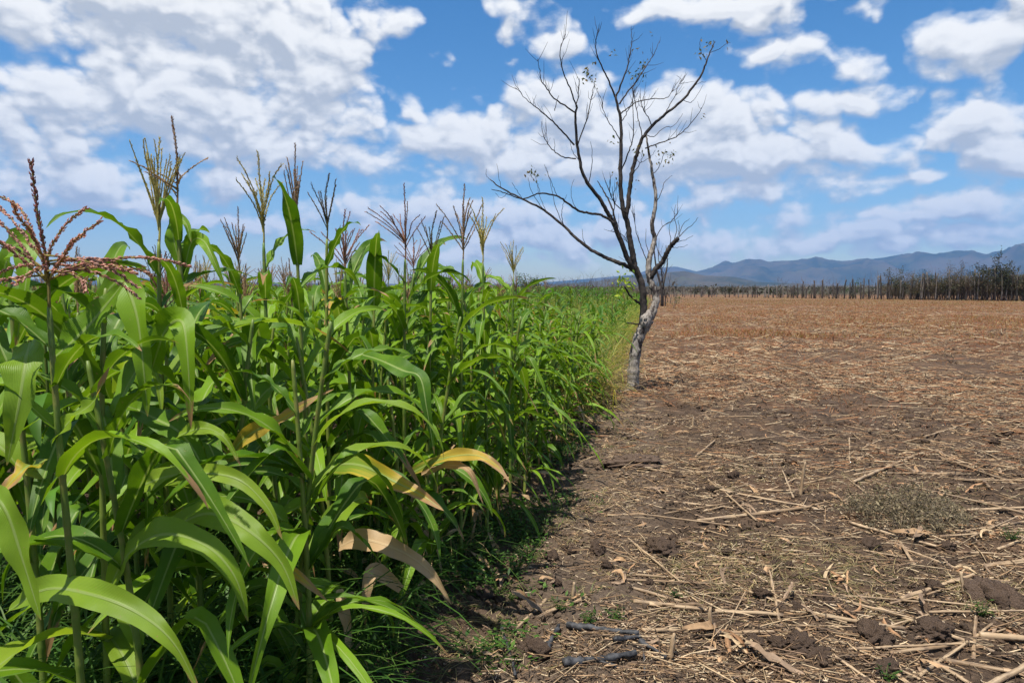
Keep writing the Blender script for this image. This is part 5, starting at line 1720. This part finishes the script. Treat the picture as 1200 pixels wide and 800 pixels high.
blades(mb, x[s], d[s], 9, (.25, .75), .005, .5, STR, .15, .9, 4)
s = (e > -1.3) & (d < 45)
blades(mb, x[s], d[s], 11, (.4, 1.15), .009, .3, STR + [(.40, .34, .06), (.33, .31, .05)], .16, .7, 4)
tag(obj("tall_weeds", mb.mesh("tall_weeds", M['grass'])), "tangle of tall yellow-green weeds and dry grass beside the bare tree", "weeds", kind="stuff")

# single green weeds one can pick out on the bare soil
def weed_mesh(hh, n):
    mbs, mbl = MB(), MB()
    for k in range(n):
        a = k * 2.4; th = U(.4, 1.2); L_ = hh * U(.7, 1.2)
        p1 = np.array([math.sin(th) * math.cos(a), math.sin(th) * math.sin(a), math.cos(th)]) * L_
        add_tube(mbs, [(0, 0, 0), p1 * .5 + np.array([0, 0, .01]), p1], [.0022, .0016, .001], 4, False, (.12, .16, .04))
        for j in range(7):
            f_ = (j + 1) / 7
            d_ = rng.normal(size=3) * np.array([1, 1, .5]); d_ /= np.linalg.norm(d_)
            s_ = np.cross(d_, (0, 0, 1)); l_ = U(.014, .028)
            q0 = p1 * f_
            mbl.add([q0, q0 + d_ * l_ * .5 + s_ * l_ * .25, q0 + d_ * l_, q0 + d_ * l_ * .5 - s_ * l_ * .25], [[0, 1, 2, 3]], None, np.array(random.choice(GRN)) * U(.6, 1.1))
    return mbs.mesh("stem", M['grass']), mbl.mesh("foliage", M['grass'], smooth=False)


for (px, py, hh, n, lab) in [(620, 650, .16, 14, "leafy green weed spreading from the maize onto the path"), (605, 668, .13, 12, "green weed just in front of the spreading one"), (636, 622, .14, 12, "green weed at the edge of the path beside the maize"), (470, 760, .13, 14, "round-leaved green weed at the foot of the nearest maize"), (455, 785, .11, 12, "low green weed in the bottom corner of the maize"),
                            (720, 738, .07, 12, "flat yellow-green weed behind the charred stalks"), (690, 745, .06, 10, "small flat weed touching the long charred stalk"), (655, 725, .06, 7, "tiny green seedling beside the curved tan stalk"), (1038, 792, .07, 6, "tiny green seedling near the bottom of the bare field"), (1185, 640, .09, 12, "dull green tuft of weed beyond the big dark clod"), (1150, 720, .08, 12, "dry green weed beside the thickest stalk"),
                            (600, 700, .05, 8, "very small weed on the soil near the maize"), (585, 690, .12, 10, "bushy green weed beneath the withered tan leaf"), (790, 700, .05, 7, "little green weed among pale dry grass")]:
    w0 = on_ground(px, py)
    root = empty("weed", (w0.x, w0.y, float(ground_z(w0.x, w0.y))))
    tag(root, lab, "weed", "green weeds on the bare soil")
    a_, b_ = weed_mesh(hh, n)
    obj("stem", a_, root); obj("foliage", b_, root)

# ------------------------------------------------------------------ the air
mb = MB()
X0, X1, Y0, Y1, Z0, Z1 = -9700, 9700, -9700, 9700, -2.0, 900
mb.add([(X0, Y0, Z0), (X1, Y0, Z0), (X1, Y1, Z0), (X0, Y1, Z0), (X0, Y0, Z1), (X1, Y0, Z1), (X1, Y1, Z1), (X0, Y1, Z1)],
       [[0, 3, 2, 1], [4, 5, 6, 7], [0, 1, 5, 4], [1, 2, 6, 5], [2, 3, 7, 6], [3, 0, 4, 7]])
m, t, out = new_mat("haze_air")
pv = t.node('ShaderNodeVolumePrincipled')
pv.inputs['Color'].default_value = (.19, .44, .90, 1)
pv.inputs['Density'].default_value = HAZE = 0.9e-4
pv.inputs['Anisotropy'].default_value = 0.0
t.l.new(pv.outputs[0], out.inputs['Volume'])
tag(obj("haze", mb.mesh("haze", m, smooth=False)), "thin bluish haze over the plain", "haze", kind="stuff")
print("objects", len(bpy.data.objects), "maize", len(plants))
